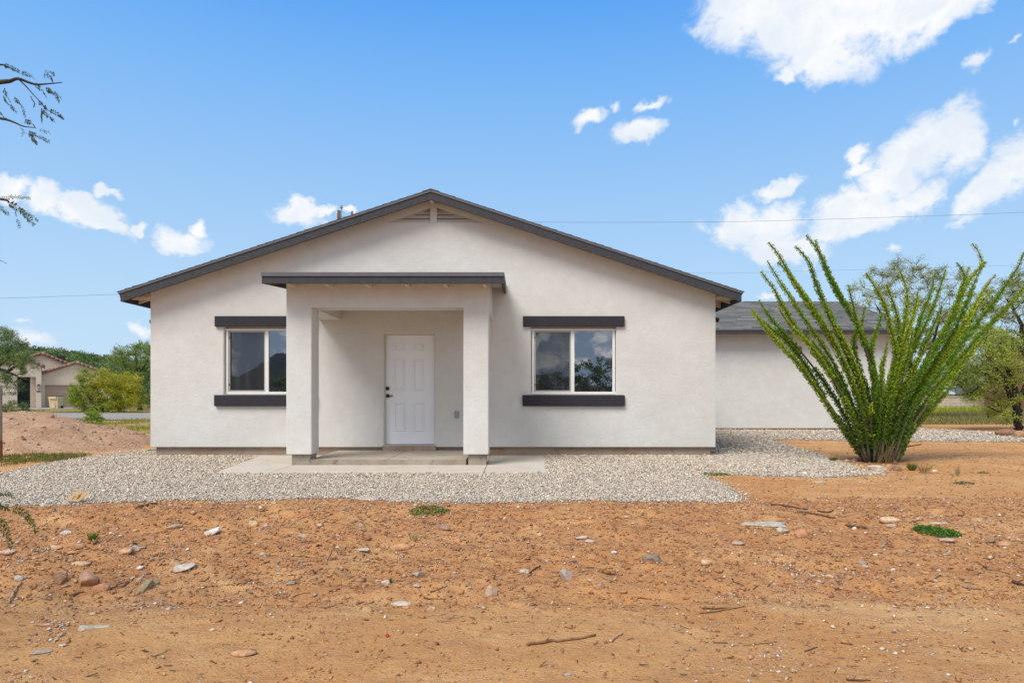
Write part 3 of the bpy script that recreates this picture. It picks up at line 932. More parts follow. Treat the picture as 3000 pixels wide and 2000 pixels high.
def build_porch():
    YP = 10.76
    x0, xi0, xi1, x1 = -3.626, -3.222, -.832, -.432
    zt, zb = 2.499, .186
    for a, b in ((x0, xi0), (xi1, x1)):
        p = MB(); p.box(a, b, YP, YP + .405, zb, zt, .018, 2); p.part('porch_post', M['stucco'], house)
        f = MB(); f.box(a + .075, b - .04, YP + .05, YP + .40, -.05, zb + .01); f.part('footing', M['footing'], house)
    # beam frame: front plus two returns, solid with slight rounding
    b = MB(); ztop = 2.94
    b.box(x0, x1, YP, YP + .405, zt, ztop, .018, 2)
    b.part('porch_beam', M['stucco'], house)
    for a, c in ((x0, xi0), (xi1, x1)):
        q = MB(); q.box(a + .003, c - .003, YP + .38, YW + .01, zt + .002, ztop + .1); q.part('porch_beam', M['stucco'], house)
    c = MB(); c.box(xi0 - .02, xi1 + .02, YP + .38, YW - .001, 2.74, 2.76); c.part('porch_ceiling', M['stucco'], house)
    sl = MB()
    xm0 = G(1133, 1365).x
    ys, ye = YP + .06, YW + .06
    xa, xb = xi0 - .06, xi1 + .04
    d = .23
    sl.prism([(xa, ys, -.05), (-2.03 - .006, ys, -.05), (-2.03 - .006, ye, -.05), (xa, ye, -.05)], (0, 0, .148))
    sl.prism([(-2.03 + .006, ys, -.05), (xb, ys, -.05), (xb, ye, -.05), (-2.03 + .006, ye, -.05)], (0, 0, .148))
    sl.box(xa + .01, xb - .01, ys + .01, ye - .01, -.05, .091)
    slb = sl.part('porch_slab', M['slab'], house)
    fc = MB(); fc.box(xa + .004, xb - .004, ys - .005, ys - .001, -.04, .092); fc.part('slab_face', M['footing'], slb)
    # shed roof
    YR = 10.33; XA, XB = -3.85, -.185; slp = .08
    zf = 2.971; L = YW - YR
    r = MB(); r.prism([(XA, YR + .02, zf - .03), (XB, YR + .02, zf - .03), (XB, YR + .02, zf - .052), (XA, YR + .02, zf - .052)], (0, L - .02, slp * (L - .02)))
    rf = r.part('porch_roof', M['soffit'], house)
    tp = MB(); tp.prism([(XA - .006, YR - .01, zf), (XB + .006, YR - .01, zf), (XB + .006, YR - .01, zf - .029), (XA - .006, YR - .01, zf - .029)], (0, L + .005, slp * L)); tp.part('roofing', M['drip'], rf)
    d = MB(); d.box(XA - .004, XB + .004, YR - .012, YR + .002, zf - .058, zf + .001)
    d.part('drip_edge', M['drip'], rf)
    f = MB(); f.box(XA, XB, YR + .0025, YR + .042, zf - .165, zf - .056); f.part('fascia', M['trim_dark'], house)
    for xx in (XA, XB - .04):
        f = MB()
        f.prism([(xx, YR + .043, zf - .056), (xx, YW - .002, zf - .056 + slp * L), (xx, YW - .002, zf - .165 + slp * L), (xx, YR + .043, zf - .165)], (.04, 0, 0)); f.part('fascia', M['trim_dark'], house)
    k = 10.76 / F
    for z4 in (232, 512, 808, 1103, 1396, 1690):
        xx = (750 + z4 / 2.529 - VX) * YR / F
        t = MB(); t.prism([(xx - .02, YR + .043, zf - .053), (xx + .02, YR + .043, zf - .053), (xx + .02, YR + .043, zf - .19), (xx - .02, YR + .043, zf - .19)], (0, .62, slp * .62)); t.part('rafter', M['soffit'], house)
    # outlet with a hinged metal cover
    o = MB(); o.box(-1.133, -1.052, YW - .022, YW + .004, .697, .823, .006); ob = o.part('outlet_box', M['metal_grey'], house)
    o = MB(); o.box(-1.122, -1.063, YW - .034, YW - .021, .748, .812, .005); o.part('cover', M['metal_grey'], ob)
    # corner flood lights
    for sx, x, z in ((1, XR, 2.50), (-1, XL, 2.46)):
        y = YW + .30
        b = MB(); b.lathe((x + sx * .001, y, z), [(.001, 0), (.045, 0), (.045, sx * .02), (.02, sx * .03), (.001, sx * .03)], 14, 'x'); fb = b.part('flood_light', M['black'], house)
        a = MB(); a.tube([(x + sx * .025, y, z), (x + sx * .05, y - .02, z + .02), (x + sx * .06, y - .03, z + .05)], .01); a.part('arm', M['black'], fb)
        h = MB()
        d = Vector((sx * .5, -.75, -.35)).normalized(); c = Vector((x + sx * .05, y - .02, z + .06))
        pts = [c - d * .01, c, c + d * .04, c + d * .10, c + d * .101]
        h.tube(pts, [.012, .025, .035, .048, .04], 14); h.part('lamp_head', M['black'], fb)
build_porch()

# ------------------------------------------------------------------ vegetation helpers
def leaf_arrays(cen, dirs, L, W, rng):
    """diamond leaves, one quad each"""
    n = len(cen)
    d = dirs / np.maximum(np.linalg.norm(dirs, axis=1, keepdims=True), 1e-6)
    r = rng.normal(0, 1, (n, 3)); s = np.cross(d, r); s /= np.maximum(np.linalg.norm(s, axis=1, keepdims=True), 1e-6)
    L = np.broadcast_to(L, (n,))[:, None]; W = np.broadcast_to(W, (n,))[:, None]
    V = np.stack([cen - d * L * .5, cen + s * W * .5, cen + d * L * .5, cen - s * W * .5], 1).reshape(-1, 3)
    return V, np.arange(4 * n).reshape(n, 4)

def bez(pts, n):
    """smooth path through points"""
    pts = [Vector(p) for p in pts]; out = []
    if len(pts) == 2:
        return [pts[0].lerp(pts[1], i / n) for i in range(n + 1)]
    m = len(pts) - 1
    for s in range(m):
        p0 = pts[max(s - 1, 0)]; p1 = pts[s]; p2 = pts[s + 1]; p3 = pts[min(s + 2, m)]
        k = max(2, n // m)
        for i in range(k):
            t = i / k
            out.append(.5 * ((2 * p1) + (-p0 + p2) * t + (2 * p0 - 5 * p1 + 4 * p2 - p3) * t * t + (-p0 + 3 * p1 - 3 * p2 + p3) * t ** 3))
    out.append(pts[-1]); return out

def tree(name, label, cat, limbs, clusters, nleaf, leaf, colors, seed, bark='bark', group=None, flat=.75, twig=.012, sub=3, down=.0):
    """limbs: list of (polyline, r0, r1); clusters: (centre, radius, tint 0..1)"""
    rng = np.random.default_rng(seed); rr = random.Random(seed)
    base = Vector(limbs[0][0][0])
    root = thing(name, label, cat, base, group)
    tr = MB(); nodes = []
    for pl, r0, r1 in limbs:
        pp = bez(pl, 14)
        pp = [p + Vector((rr.gauss(0, r0 * .25), rr.gauss(0, r0 * .25), 0)) if 0 < i < len(pp) - 1 else p for i, p in enumerate(pp)]
        rads = [r0 + (r1 - r0) * i / (len(pp) - 1) for i in range(len(pp))]
        if pl is limbs[0][0]: rads[0] *= 1.35
        tr.tube(pp, rads, 8)
        nodes += [(p, r) for p, r in list(zip(pp, rads))[max(2, len(pp) // 3):]]
    cl = sorted(clusters, key=lambda c: min((c[0] - n[0]).length for n in nodes))
    cen, dirs, col = [], [], []
    c0, c1 = np.array(colors[0]), np.array(colors[1])
    for c, rad, tint in cl:
        bn = min(nodes, key=lambda n: (n[0] - c).length + (.6 * max(0, n[0].z - c.z)))
        a, r = bn
        mid = a.lerp(c, .5) + Vector((rr.gauss(0, .1), rr.gauss(0, .1), rr.uniform(.0, .15))) * (c - a).length
        pp = bez([a, mid, c], 8); r = min(r * .7, .05 * (c - a).length + twig)
        rads = [max(r * (1 - i / len(pp)) , twig * .6) for i in range(len(pp))]
        tr.tube(pp, rads, 5)
        nodes += [(p, q) for p, q in list(zip(pp, rads))[3:]]
        for k in range(sub):
            d = Vector(rng.normal(0, 1, 3)); d.z = abs(d.z) * .6 - down; d.normalize()
            e = c + d * rad * rr.uniform(.6, 1.05)
            m = c.lerp(e, .5) + Vector(rng.normal(0, .12, 3)) * rad
            tr.tube([c, m, e], [twig * .6, twig * .45, twig * .25], 4, False)
            n = max(1, nleaf // (sub + 1))
            tt = rng.uniform(.15, 1.1, n)[:, None]
            p = np.array(c) * (1 - tt) + np.array(e) * tt + rng.normal(0, rad * .16, (n, 3))
            cen.append(p); dirs.append(np.array(d)[None] * .7 + rng.normal(0, .6, (n, 3)) + np.array([0, 0, -.25]))
            col.append(np.full(n, tint))
        n = max(1, nleaf // (sub + 1))
        p = rng.normal(0, 1, (n, 3)); p /= np.linalg.norm(p, axis=1, keepdims=True); p *= (rng.uniform(0, 1, (n, 1)) ** .45) * rad
        p[:, 2] *= flat
        cen.append(p + np.array(c)); dirs.append(rng.normal(0, 1, (n, 3)) + np.array([0, 0, -.2])); col.append(np.full(n, tint))
    cen = np.concatenate(cen); dirs = np.concatenate(dirs); tint = np.concatenate(col)
    n = len(cen)
    V, Fq = leaf_arrays(cen, dirs, leaf[0] * rng.uniform(.6, 1.3, n), leaf[1] * rng.uniform(.6, 1.3, n), rng)
    mixv = np.clip(tint + rng.normal(0, .18, n), 0, 1)[:, None]
    C = 1.75 * (c0 * (1 - mixv) + c1 * mixv) * rng.uniform(.7, 1.25, (n, 1))
    tr.part('trunk', M[bark], root)
    link('crown', np_mesh('crown', V, Fq, np.repeat(C, 4, 0)), M['leaf'], root)
    return root

def pxclusters(Y, boxes, seed, r, dz=1.2):
    """clusters from picture-space outlines of a crown, given depth by chance"""
    rr = random.Random(seed); out = []
    for (cx, cy, rx, ry, n, tint) in boxes:
        for i in range(n):
            while True:
                u, v = rr.uniform(-1, 1), rr.uniform(-1, 1)
                if u * u + v * v <= 1: break
            y = Y + rr.uniform(-dz, dz)
            out.append((P(cx + u * rx, cy + v * ry, y), r * rr.uniform(.7, 1.3), min(1, max(0, tint + rr.gauss(0, .15)))))
    return out

# ------------------------------------------------------------------ ocotillo
def build_ocotillo():
    base = G(2562, 1352)
    root = thing('ocotillo', 'tall green ocotillo of many thorny leafy wands fanning out from one base', 'ocotillo', base)
    rng = np.random.default_rng(5); rr = random.Random(5)
    wands = [
     ([(0,440),(60,530),(140,620),(260,740),(370,890),(480,1060),(590,1220)],650), ([(5,455),(120,555),(220,640),(330,790),(430,960),(560,1150)],655),
     ([(42,390),(100,480),(180,570),(300,700),(420,860),(530,1040),(610,1200)],660), ([(62,225),(130,320),(180,420),(260,560),(370,700),(480,860),(570,1040),(640,1200)],665),
     ([(95,165),(160,270),(230,380),(320,520),(430,680),(530,860),(610,1060)],670), ([(105,58),(170,140),(225,250),(310,380),(410,520),(500,680),(580,860),(640,1060)],680),
     ([(148,170),(215,240),(290,340),(360,460),(450,600),(540,780),(620,980)],680), ([(252,80),(330,170),(370,290),(430,430),(500,560),(560,700),(630,880),(670,1080)],690),
     ([(318,18),(400,130),(450,260),(510,370),(580,480),(640,600),(690,730),(720,900),(720,1100)],705), ([(375,45),(410,160),(470,300),(560,450),(620,560),(670,680),(710,830),(715,1000)],700),
     ([(420,400),(440,470),(500,590),(560,720),(620,880),(660,1060)],690), ([(160,430),(230,540),(330,640),(430,780),(520,930),(600,1100)],668),
     ([(555,300),(590,420),(620,550),(665,690),(700,840),(708,1000)],700), ([(650,430),(630,530),(598,590),(590,660),(630,800),(680,960)],695),
     ([(752,460),(720,560),(690,660),(700,780),(722,900),(728,1060)],715), ([(665,235),(720,320),(770,430),(800,560),(830,690),(810,820),(770,980),(750,1120)],750),
     ([(780,300),(800,350),(840,470),(850,600),(830,720),(790,880),(765,1040)],755), ([(858,220),(895,330),(890,450),(870,580),(860,700),(820,850),(780,1020)],760),
     ([(955,340),(940,450),(900,580),(860,720),(800,900),(770,1060)],765), ([(745,760),(750,850),(742,1000)],735), ([(785,630),(765,740),(748,850),(738,1000)],735),
     ([(1060,235),(1040,340),(990,460),(940,600),(880,760),(820,930),(785,1080)],775), ([(1120,215),(1080,330),(1030,460),(970,590),(900,760),(840,950),(800,1090)],780),
     ([(1180,175),(1225,250),(1190,390),(1130,540),(1040,700),(940,870),(860,1050)],790), ([(1250,200),(1210,330),(1160,470),(1080,620),(980,790),(880,980)],790),
     ([(1268,65),(1310,120),(1325,190),(1260,270),(1200,400),(1140,540),(1050,690),(950,850),(860,1030)],795), ([(1345,170),(1290,270),(1240,400),(1180,540),(1090,690),(990,840),(890,1020)],800),
     ([(1405,245),(1340,330),(1270,450),(1200,580),(1110,720),(1010,860),(910,1020)],805), ([(1390,330),(1300,430),(1230,560),(1140,700),(1030,850),(920,1030)],808),
     ([(1565,115),(1540,190),(1470,300),(1400,400),(1310,510),(1220,630),(1110,770),(1000,910),(900,1080)],815), ([(1575,300),(1500,400),(1400,500),(1300,610),(1180,750),(1060,890),(950,1050)],820),
     ([(1560,350),(1430,480),(1330,600),(1220,740),(1100,880),(980,1040),(880,1190)],825), ([(1330,620),(1240,720),(1150,830),(1040,960),(930,1110)],830), ([(1180,850),(1080,960),(980,1080),(900,1180)],830),
     ([(1100,420),(1050,540),(980,680),(900,850),(830,1020)],785), ([(980,480),(950,600),(890,740),(830,900),(790,1060)],770), ([(1010,640),(940,780),(870,930),(810,1080)],775), ([(1150,620),(1060,760),(950,920),(860,1080)],800),
     ([(350,620),(430,740),(520,900),(600,1080)],665), ([(480,520),(540,640),(600,780),(650,950)],690), ([(300,570),(400,700),(500,850),(580,1010)],660), ([(885,1228),(860,1262)],825), ([(690,980),(690,1100)],700), ([(930,560),(900,700),(850,860),(800,1020)],770), ([(1240,480),(1150,620),(1040,780),(930,950)],795)]
    for i, (wp, bxc) in enumerate(wands):
        tx, ty = wp[0]; u = tx / 1568
        dY = rr.uniform(-.9, 1.1) * (.5 + .5 * (1 - abs(2 * u - 1)))
        q2 = [(bxc + rr.uniform(-12, 12), 1322 - rr.uniform(0, 14))] + wp[::-1]
        path = bez([Vector((a, b_, 0)) for a, b_ in q2], max(22, 3 * (len(q2) - 1))); n = len(path) - 1
        ph = rr.uniform(0, 6.28); wob = rr.uniform(2, 6); pts = []
        y0c, y1c = 1322, ty
        foot = .14 * math.sin(i * 2.1)
        for k, c in enumerate(path):
            t = (y0c - c.y) / (y0c - y1c + 1e-6); t = max(0, min(1, t))
            Y = base.y + foot + dY * t
            pts.append(P(2200 + (c.x + wob * math.sin(ph + t * 9) * t) / 1.96, 680 + c.y / 1.96, Y))
        # keep the foot on the ground
        dz = pts[0].z - float(terr(pts[0].x, pts[0].y)) + .02
        for k, p in enumerate(pts): p.z -= dz * max(0, 1 - k / 5)
        st = MB()
        rads = [.021 * (1 - .78 * k / n) + .003 for k in range(n + 1)]
        st.tube(pts, rads, 6)
        stem = st.part('stem', M['ocotillo_bark'], root)
        seg = [(pts[k + 1] - pts[k]).length for k in range(n)]; cum = np.concatenate([[0], np.cumsum(seg)]); LL = cum[-1]
        nl = int(LL * rr.uniform(620, 880))
        sd = rng.uniform(.06 + .05 * rr.random(), 1.0, nl) * LL
        if rr.random() < .25:   # bare stretch
            b0 = rr.uniform(.2, .6) * LL; sd = sd[(sd < b0) | (sd > b0 + .35)]
        keep = rng.uniform(0, 1, len(sd)) < (1 - .45 * ss(.80, 1.0, sd / LL) - .3 * ss(.16, .06, sd / LL))
        sd = sd[keep]; nl = len(sd)
        ctr = np.array([p[:] for p in pts])
        pos = np.stack([np.interp(sd, cum, ctr[:, j]) for j in range(3)], -1)
        tdir = np.stack([np.interp(np.minimum(sd + .02, LL), cum, ctr[:, j]) for j in range(3)], -1) - pos + 1e-6
        tdir /= np.maximum(np.linalg.norm(tdir, axis=1, keepdims=True), 1e-6)
        rad = rng.normal(0, 1, (nl, 3)); rad -= tdir * (rad * tdir).sum(1, keepdims=True); rad /= np.linalg.norm(rad, axis=1, keepdims=True)
        tpr = 1 - .30 * ss(.75, 1, sd / LL)
        off = (rng.uniform(.012, .055, nl) * tpr)[:, None]
        cen = pos + rad * off
        d = rad * .8 + tdir * .55 + rng.normal(0, .35, (nl, 3))
        V, Fq = leaf_arrays(cen, d, .039 * tpr * rng.uniform(.7, 1.25, nl), .024 * tpr * rng.uniform(.7, 1.2, nl), rng)
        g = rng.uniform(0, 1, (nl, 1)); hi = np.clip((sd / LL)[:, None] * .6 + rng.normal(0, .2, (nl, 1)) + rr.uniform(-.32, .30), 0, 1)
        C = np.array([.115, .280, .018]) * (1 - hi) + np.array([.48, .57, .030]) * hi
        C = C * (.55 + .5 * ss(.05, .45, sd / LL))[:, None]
        C = C * rng.uniform(.65, 1.3, (nl, 1))
        dry = rng.uniform(0, 1, nl) < .03; C[dry] = (.30, .24, .03)
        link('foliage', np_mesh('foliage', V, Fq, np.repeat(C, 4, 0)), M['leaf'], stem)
    # dry stalks at the foot
    dg = MB(); dg.col = (.20, .14, .065)
    for k in range(46):
        a = rr.uniform(0, 6.28); q = Vector((base.x + .22 * math.cos(a) * rr.random() + .1, base.y - .28 + .2 * rr.random(), base.z))
        e = q + Vector((rr.gauss(0, .16), rr.gauss(-.05, .12), rr.uniform(.1, .42)))
        dg.tube([q, q.lerp(e, .5) + Vector((0, 0, .05)), e], [.004, .003, .0015], 3, False)
    dg.part('dry_stalks', M['dry_wood'], root)
M['ocotillo_bark'] = simple('ocotillo_bark', (.085, .07, .045), .9, var=.45, scale=40, bump=.6, bscale=90)
build_ocotillo()

# ------------------------------------------------------------------ trees and shrubs
GREY_G = ((.060, .085, .030), (.150, .180, .060))
# right: dark-trunked mesquite
b = G(2986, 1260); YA = b.y
tree('mesquite_tree', 'mesquite with forking black trunk standing in dirt at the far right edge', 'tree',
     [([b, P(2980, 1215, YA), P(2976, 1178, YA)], .105, .09),
      ([P(2976, 1182, YA), P(2952, 1135, YA - .2), P(2925, 1085, YA - .3), P(2892, 1045, YA - .4)], .085, .03),
      ([P(2978, 1180, YA), P(2966, 1120, YA + .2), P(2944, 1068, YA + .3), P(2928, 1020, YA + .3)], .085, .03),
      ([P(2980, 1190, YA), P(3005, 1130, YA), P(3030, 1070, YA), P(3050, 1000, YA)], .09, .03),
      ([P(2952, 1135, YA - .2), P(2905, 1103, YA - .5), P(2860, 1090, YA - .6)], .05, .018),
      ([P(2972, 1212, YA), P(2925, 1204, YA - .5), P(2893, 1190, YA - .7)], .03, .012),
      ([P(2905, 1103, YA - .5), P(2840, 1150, YA - .7), P(2776, 1158, YA - .8)], .02, .008)],
     pxclusters(YA, [(2905, 1020, 70, 50, 30, .75), (2970, 1030, 60, 60, 24, .6), (2860, 1085, 45, 30, 14, .55), (2925, 1100, 60, 35, 14, .7), (2815, 1105, 40, 22, 14, .25), (2850, 1135, 40, 16, 9, .4), (2790, 1070, 30, 22, 8, .4), (2990, 1130, 50, 60, 14, .6), (2880, 1150, 50, 30, 12, .5), (2830, 1060, 50, 40, 14, .5), (2940, 1225, 50, 14, 6, .85), (2945, 1190, 40, 26, 7, .8), (3060, 1060, 50, 80, 16, .5)], 3, .34, 1.0),
     190, (.07, .018), ((.080, .120, .026), (.26, .30, .045)), 11, 'bark_black')
def GG(px, Y): return Vector(((px - VX) * Y / F, Y, float(terr((px - VX) * Y / F, Y))))
tree('mesquite_tree', 'tall sparse mesquite with open twiggy crown showing behind the ocotillo', 'tree',
     [([GG(2690, 31), P(2684, 1130, 31), P(2665, 1060, 31), P(2640, 1015, 31), P(2600, 960, 31), P(2570, 900, 31)], .17, .03),
      ([P(2684, 1130, 31), P(2712, 1060, 31), P(2740, 980, 31), P(2760, 900, 31)], .12, .03),
      ([P(2665, 1060, 31), P(2660, 990, 31), P(2655, 900, 31)], .09, .03)],
     pxclusters(31, [(2640, 850, 150, 70, 58, .5), (2770, 870, 100, 80, 34, .45), (2560, 890, 70, 50, 18, .75), (2700, 960, 110, 60, 26, .45), (2680, 800, 150, 30, 18, .35), (2640, 780, 100, 15, 6, .3), (2740, 1010, 90, 50, 34, .5), (2820, 960, 60, 70, 28, .45), (2680, 1070, 50, 60, 18, .4), (2770, 1090, 60, 50, 22, .5)], 5, .42, 1.6),
     150, (.075, .022), ((.115, .125, .040), (.27, .28, .06)), 12, 'bark_black', flat=.9, twig=.014, sub=4)
tree('mesquite_tree', 'airy mesquite rising above the brown house wall at the right edge', 'tree',
     [([GG(3040, 29), P(3030, 1120, 29), P(3005, 1010, 29), P(2980, 930, 29), P(2950, 880, 29)], .18, .03),
      ([P(3020, 1060, 29), P(2970, 1000, 29), P(2930, 960, 29)], .08, .02)],
     pxclusters(29, [(2950, 880, 90, 60, 46, .5), (2910, 950, 70, 50, 26, .45), (2990, 850, 60, 50, 24, .4), (3030, 950, 60, 90, 24, .5)], 6, .40, 1.4),
     150, (.075, .022), ((.10, .12, .036), (.24, .26, .05)), 13, 'bark_black', flat=.9, twig=.014, sub=4)
for px_, top_, lb_, sd_ in ((2665, 1075, 'distant round green tree behind the silver car', 71), (2745, 1060, 'distant broad tree between the silver car and the pickup', 72), (2830, 1080, 'distant low olive tree right behind the white pickup', 73), (2905, 1050, 'distant tree rising over the roof of the brown house', 74)):
    g_ = GG(px_, 78); h_ = (VY - top_) * 78 / F
    tree('leafy_tree', lb_, 'tree', [([g_, g_ + Vector((.1, 0, h_ * .35)), g_ + Vector((.2, 0, h_ * .7))], .16, .06), ([g_ + Vector((.1, 0, h_ * .35)), g_ + Vector((-.9, .1, h_ * .6))], .09, .04)],
         pxclusters(78, [(px_, (top_ + 1150) / 2 + 4, 46, (1150 - top_) / 2, 34, .45)], sd_, .75, 1.8), 90, (.22, .08), ((.065, .095, .030), (.15, .18, .05)), sd_, 'bark')
# left background
tree('mesquite_tree', 'feathery grey-green mesquite branch crown half hiding the tiled-roof house', 'tree',
     [([GG(-70, 30), P(-50, 1150, 30), P(-20, 1085, 30), P(20, 1088, 30), P(55, 1070, 30)], .2, .04),
      ([P(-20, 1085, 30), P(10, 1050, 30), P(35, 1010, 30)], .1, .03), ([P(5, 1087, 30), P(40, 1096, 30), P(60, 1110, 30)], .06, .02)],
     pxclusters(30, [(20, 1030, 60, 45, 46, .35), (55, 1060, 38, 26, 22, .55), (-20, 1000, 60, 40, 20, .3), (15, 985, 35, 14, 10, .3), (20, 1125, 45, 35, 16, .3), (60, 1010, 20, 14, 5, .3), (-30, 1090, 40, 60, 14, .3), (75, 1085, 20, 14, 6, .4)], 7, .30, .9),
     150, (.085, .022), ((.070, .110, .045), (.19, .24, .075)), 14, 'bark_black', twig=.01)
tree('leafy_tree', 'tall loose green tree beside the left wall corner, behind the yellow shrub', 'tree',
     [([GG(410, 53), P(408, 1130, 53), P(400, 1070, 53), P(395, 1020, 53)], .16, .04), ([P(408, 1130, 53), P(370, 1080, 53), P(352, 1030, 53)], .08, .03), ([P(400, 1100, 53), P(430, 1060, 53), P(440, 1020, 53)], .08, .03)],
     pxclusters(53, [(365, 1040, 34, 30, 20, .45), (415, 1030, 34, 26, 26, .5), (425, 1090, 38, 45, 36, .35), (410, 1160, 45, 40, 30, .3), (365, 1090, 25, 25, 8, .35)], 8, .55, 1.6),
     110, (.16, .05), ((.075, .120, .026), (.20, .25, .055)), 15, 'bark')
tree('flowering_shrub', 'broad yellow and green shrub in front of the neighbour garage door', 'shrub',
     [([GG(300, 46), P(298, 1180, 46), P(285, 1140, 46)], .12, .04), ([GG(310, 46), P(330, 1170, 46), P(345, 1130, 46)], .09, .03), ([GG(290, 46), P(265, 1170, 46), P(235, 1120, 46)], .09, .03), ([GG(285, 46), P(240, 1185, 46), P(210, 1175, 46)], .06, .02)],
     pxclusters(46, [(245, 1105, 22, 22, 12, .35), (290, 1110, 30, 26, 20, .55), (330, 1120, 45, 26, 26, .75), (300, 1150, 50, 28, 30, .6), (360, 1160, 42, 40, 40, .95), (245, 1160, 45, 28, 26, .2), (300, 1190, 70, 16, 30, .15), (215, 1178, 22, 14, 6, .2), (380, 1110, 18, 16, 8, .9), (395, 1165, 22, 36, 18, .8), (345, 1190, 60, 16, 16, .4), (215, 1150, 18, 22, 8, .3)], 9, .42, 1.3),
     150, (.12, .035), ((.090, .155, .014), (.31, .275, .018)), 16, 'bark', twig=.01)
tree('weed_bush', 'small bright green weed bush in the grass before the gravel road', 'bush',
     [([G(273, 1249), P(270, 1235, 24.7), P(262, 1220, 24.7)], .012, .006), ([G(276, 1249), P(284, 1232, 24.7), P(292, 1216, 24.7)], .012, .006)],
     pxclusters(24.7, [(262, 1225, 22, 16, 14, .5), (285, 1228, 20, 18, 14, .4), (274, 1215, 22, 8, 8, .6)], 10, .12, .3),
     90, (.06, .016), ((.090, .150, .014), (.20, .26, .03)), 17, 'bark', twig=.004)
tree('desert_shrub', 'low ragged green shrub by the neighbour entry gate', 'shrub',
     [([GG(20, 42), P(18, 1195, 42), P(15, 1180, 42)], .03, .01), ([GG(35, 42), P(32, 1190, 42), P(30, 1175, 42)], .03, .01)],
     pxclusters(42, [(12, 1195, 16, 14, 10, .4), (32, 1182, 10, 10, 6, .6), (30, 1198, 25, 8, 8, .8)], 18, .25, .5), 70, (.10, .035), ((.05, .09, .02), (.20, .19, .06)), 18, 'bark', twig=.006)
tree('desert_shrub', 'small dark green shrub between the dirt pile and the neighbour driveway', 'shrub',
     [([GG(66, 40), P(66, 1203, 40), P(64, 1190, 40)], .02, .008), ([GG(70, 40), P(74, 1205, 40), P(80, 1195, 40)], .02, .008)],
     pxclusters(40, [(66, 1192, 12, 10, 9, .3), (74, 1205, 14, 8, 9, .2)], 19, .2, .4), 70, (.09, .03), ((.04, .08, .02), (.10, .15, .03)), 19, 'bark', twig=.006)
# behind the camera: what the window glass mirrors
for i, (x, y, h, w, lb) in enumerate(((1.6, -8.5, 2.5, 1.1, 'leafy shrub mirrored low in the left half of the right window'), (3.9, -8.0, 3.2, 1.5, 'taller shrub mirrored in the right pane of the right window'), (-11.4, -8.5, 2.3, 1.6, 'rounded shrub mirrored in the right pane of the left window'))):
    c = Vector((x, y, float(terr(x, y))))
    rr_ = random.Random(40 + i); cl = []
    for k in range(90):
        a = rr_.uniform(0, 6.28); q = rr_.random() ** .5
        cl.append((c + Vector((w * q * math.cos(a), .9 * q * math.sin(a), rr_.uniform(.15, 1) * h * (1 - .45 * q * rr_.random()))), .35, rr_.random()))
    tree('desert_shrub', lb, 'shrub', [([c, c + Vector((.1, 0, h * .3)), c + Vector((.2, .1, h * .6))], .06, .02), ([c, c + Vector((-.3, 0, h * .3)), c + Vector((-.5, .1, h * .55))], .05, .02)], cl, 110, (.12, .05), ((.03, .06, .015), (.09, .13, .03)), 60 + i, 'bark', twig=.008)

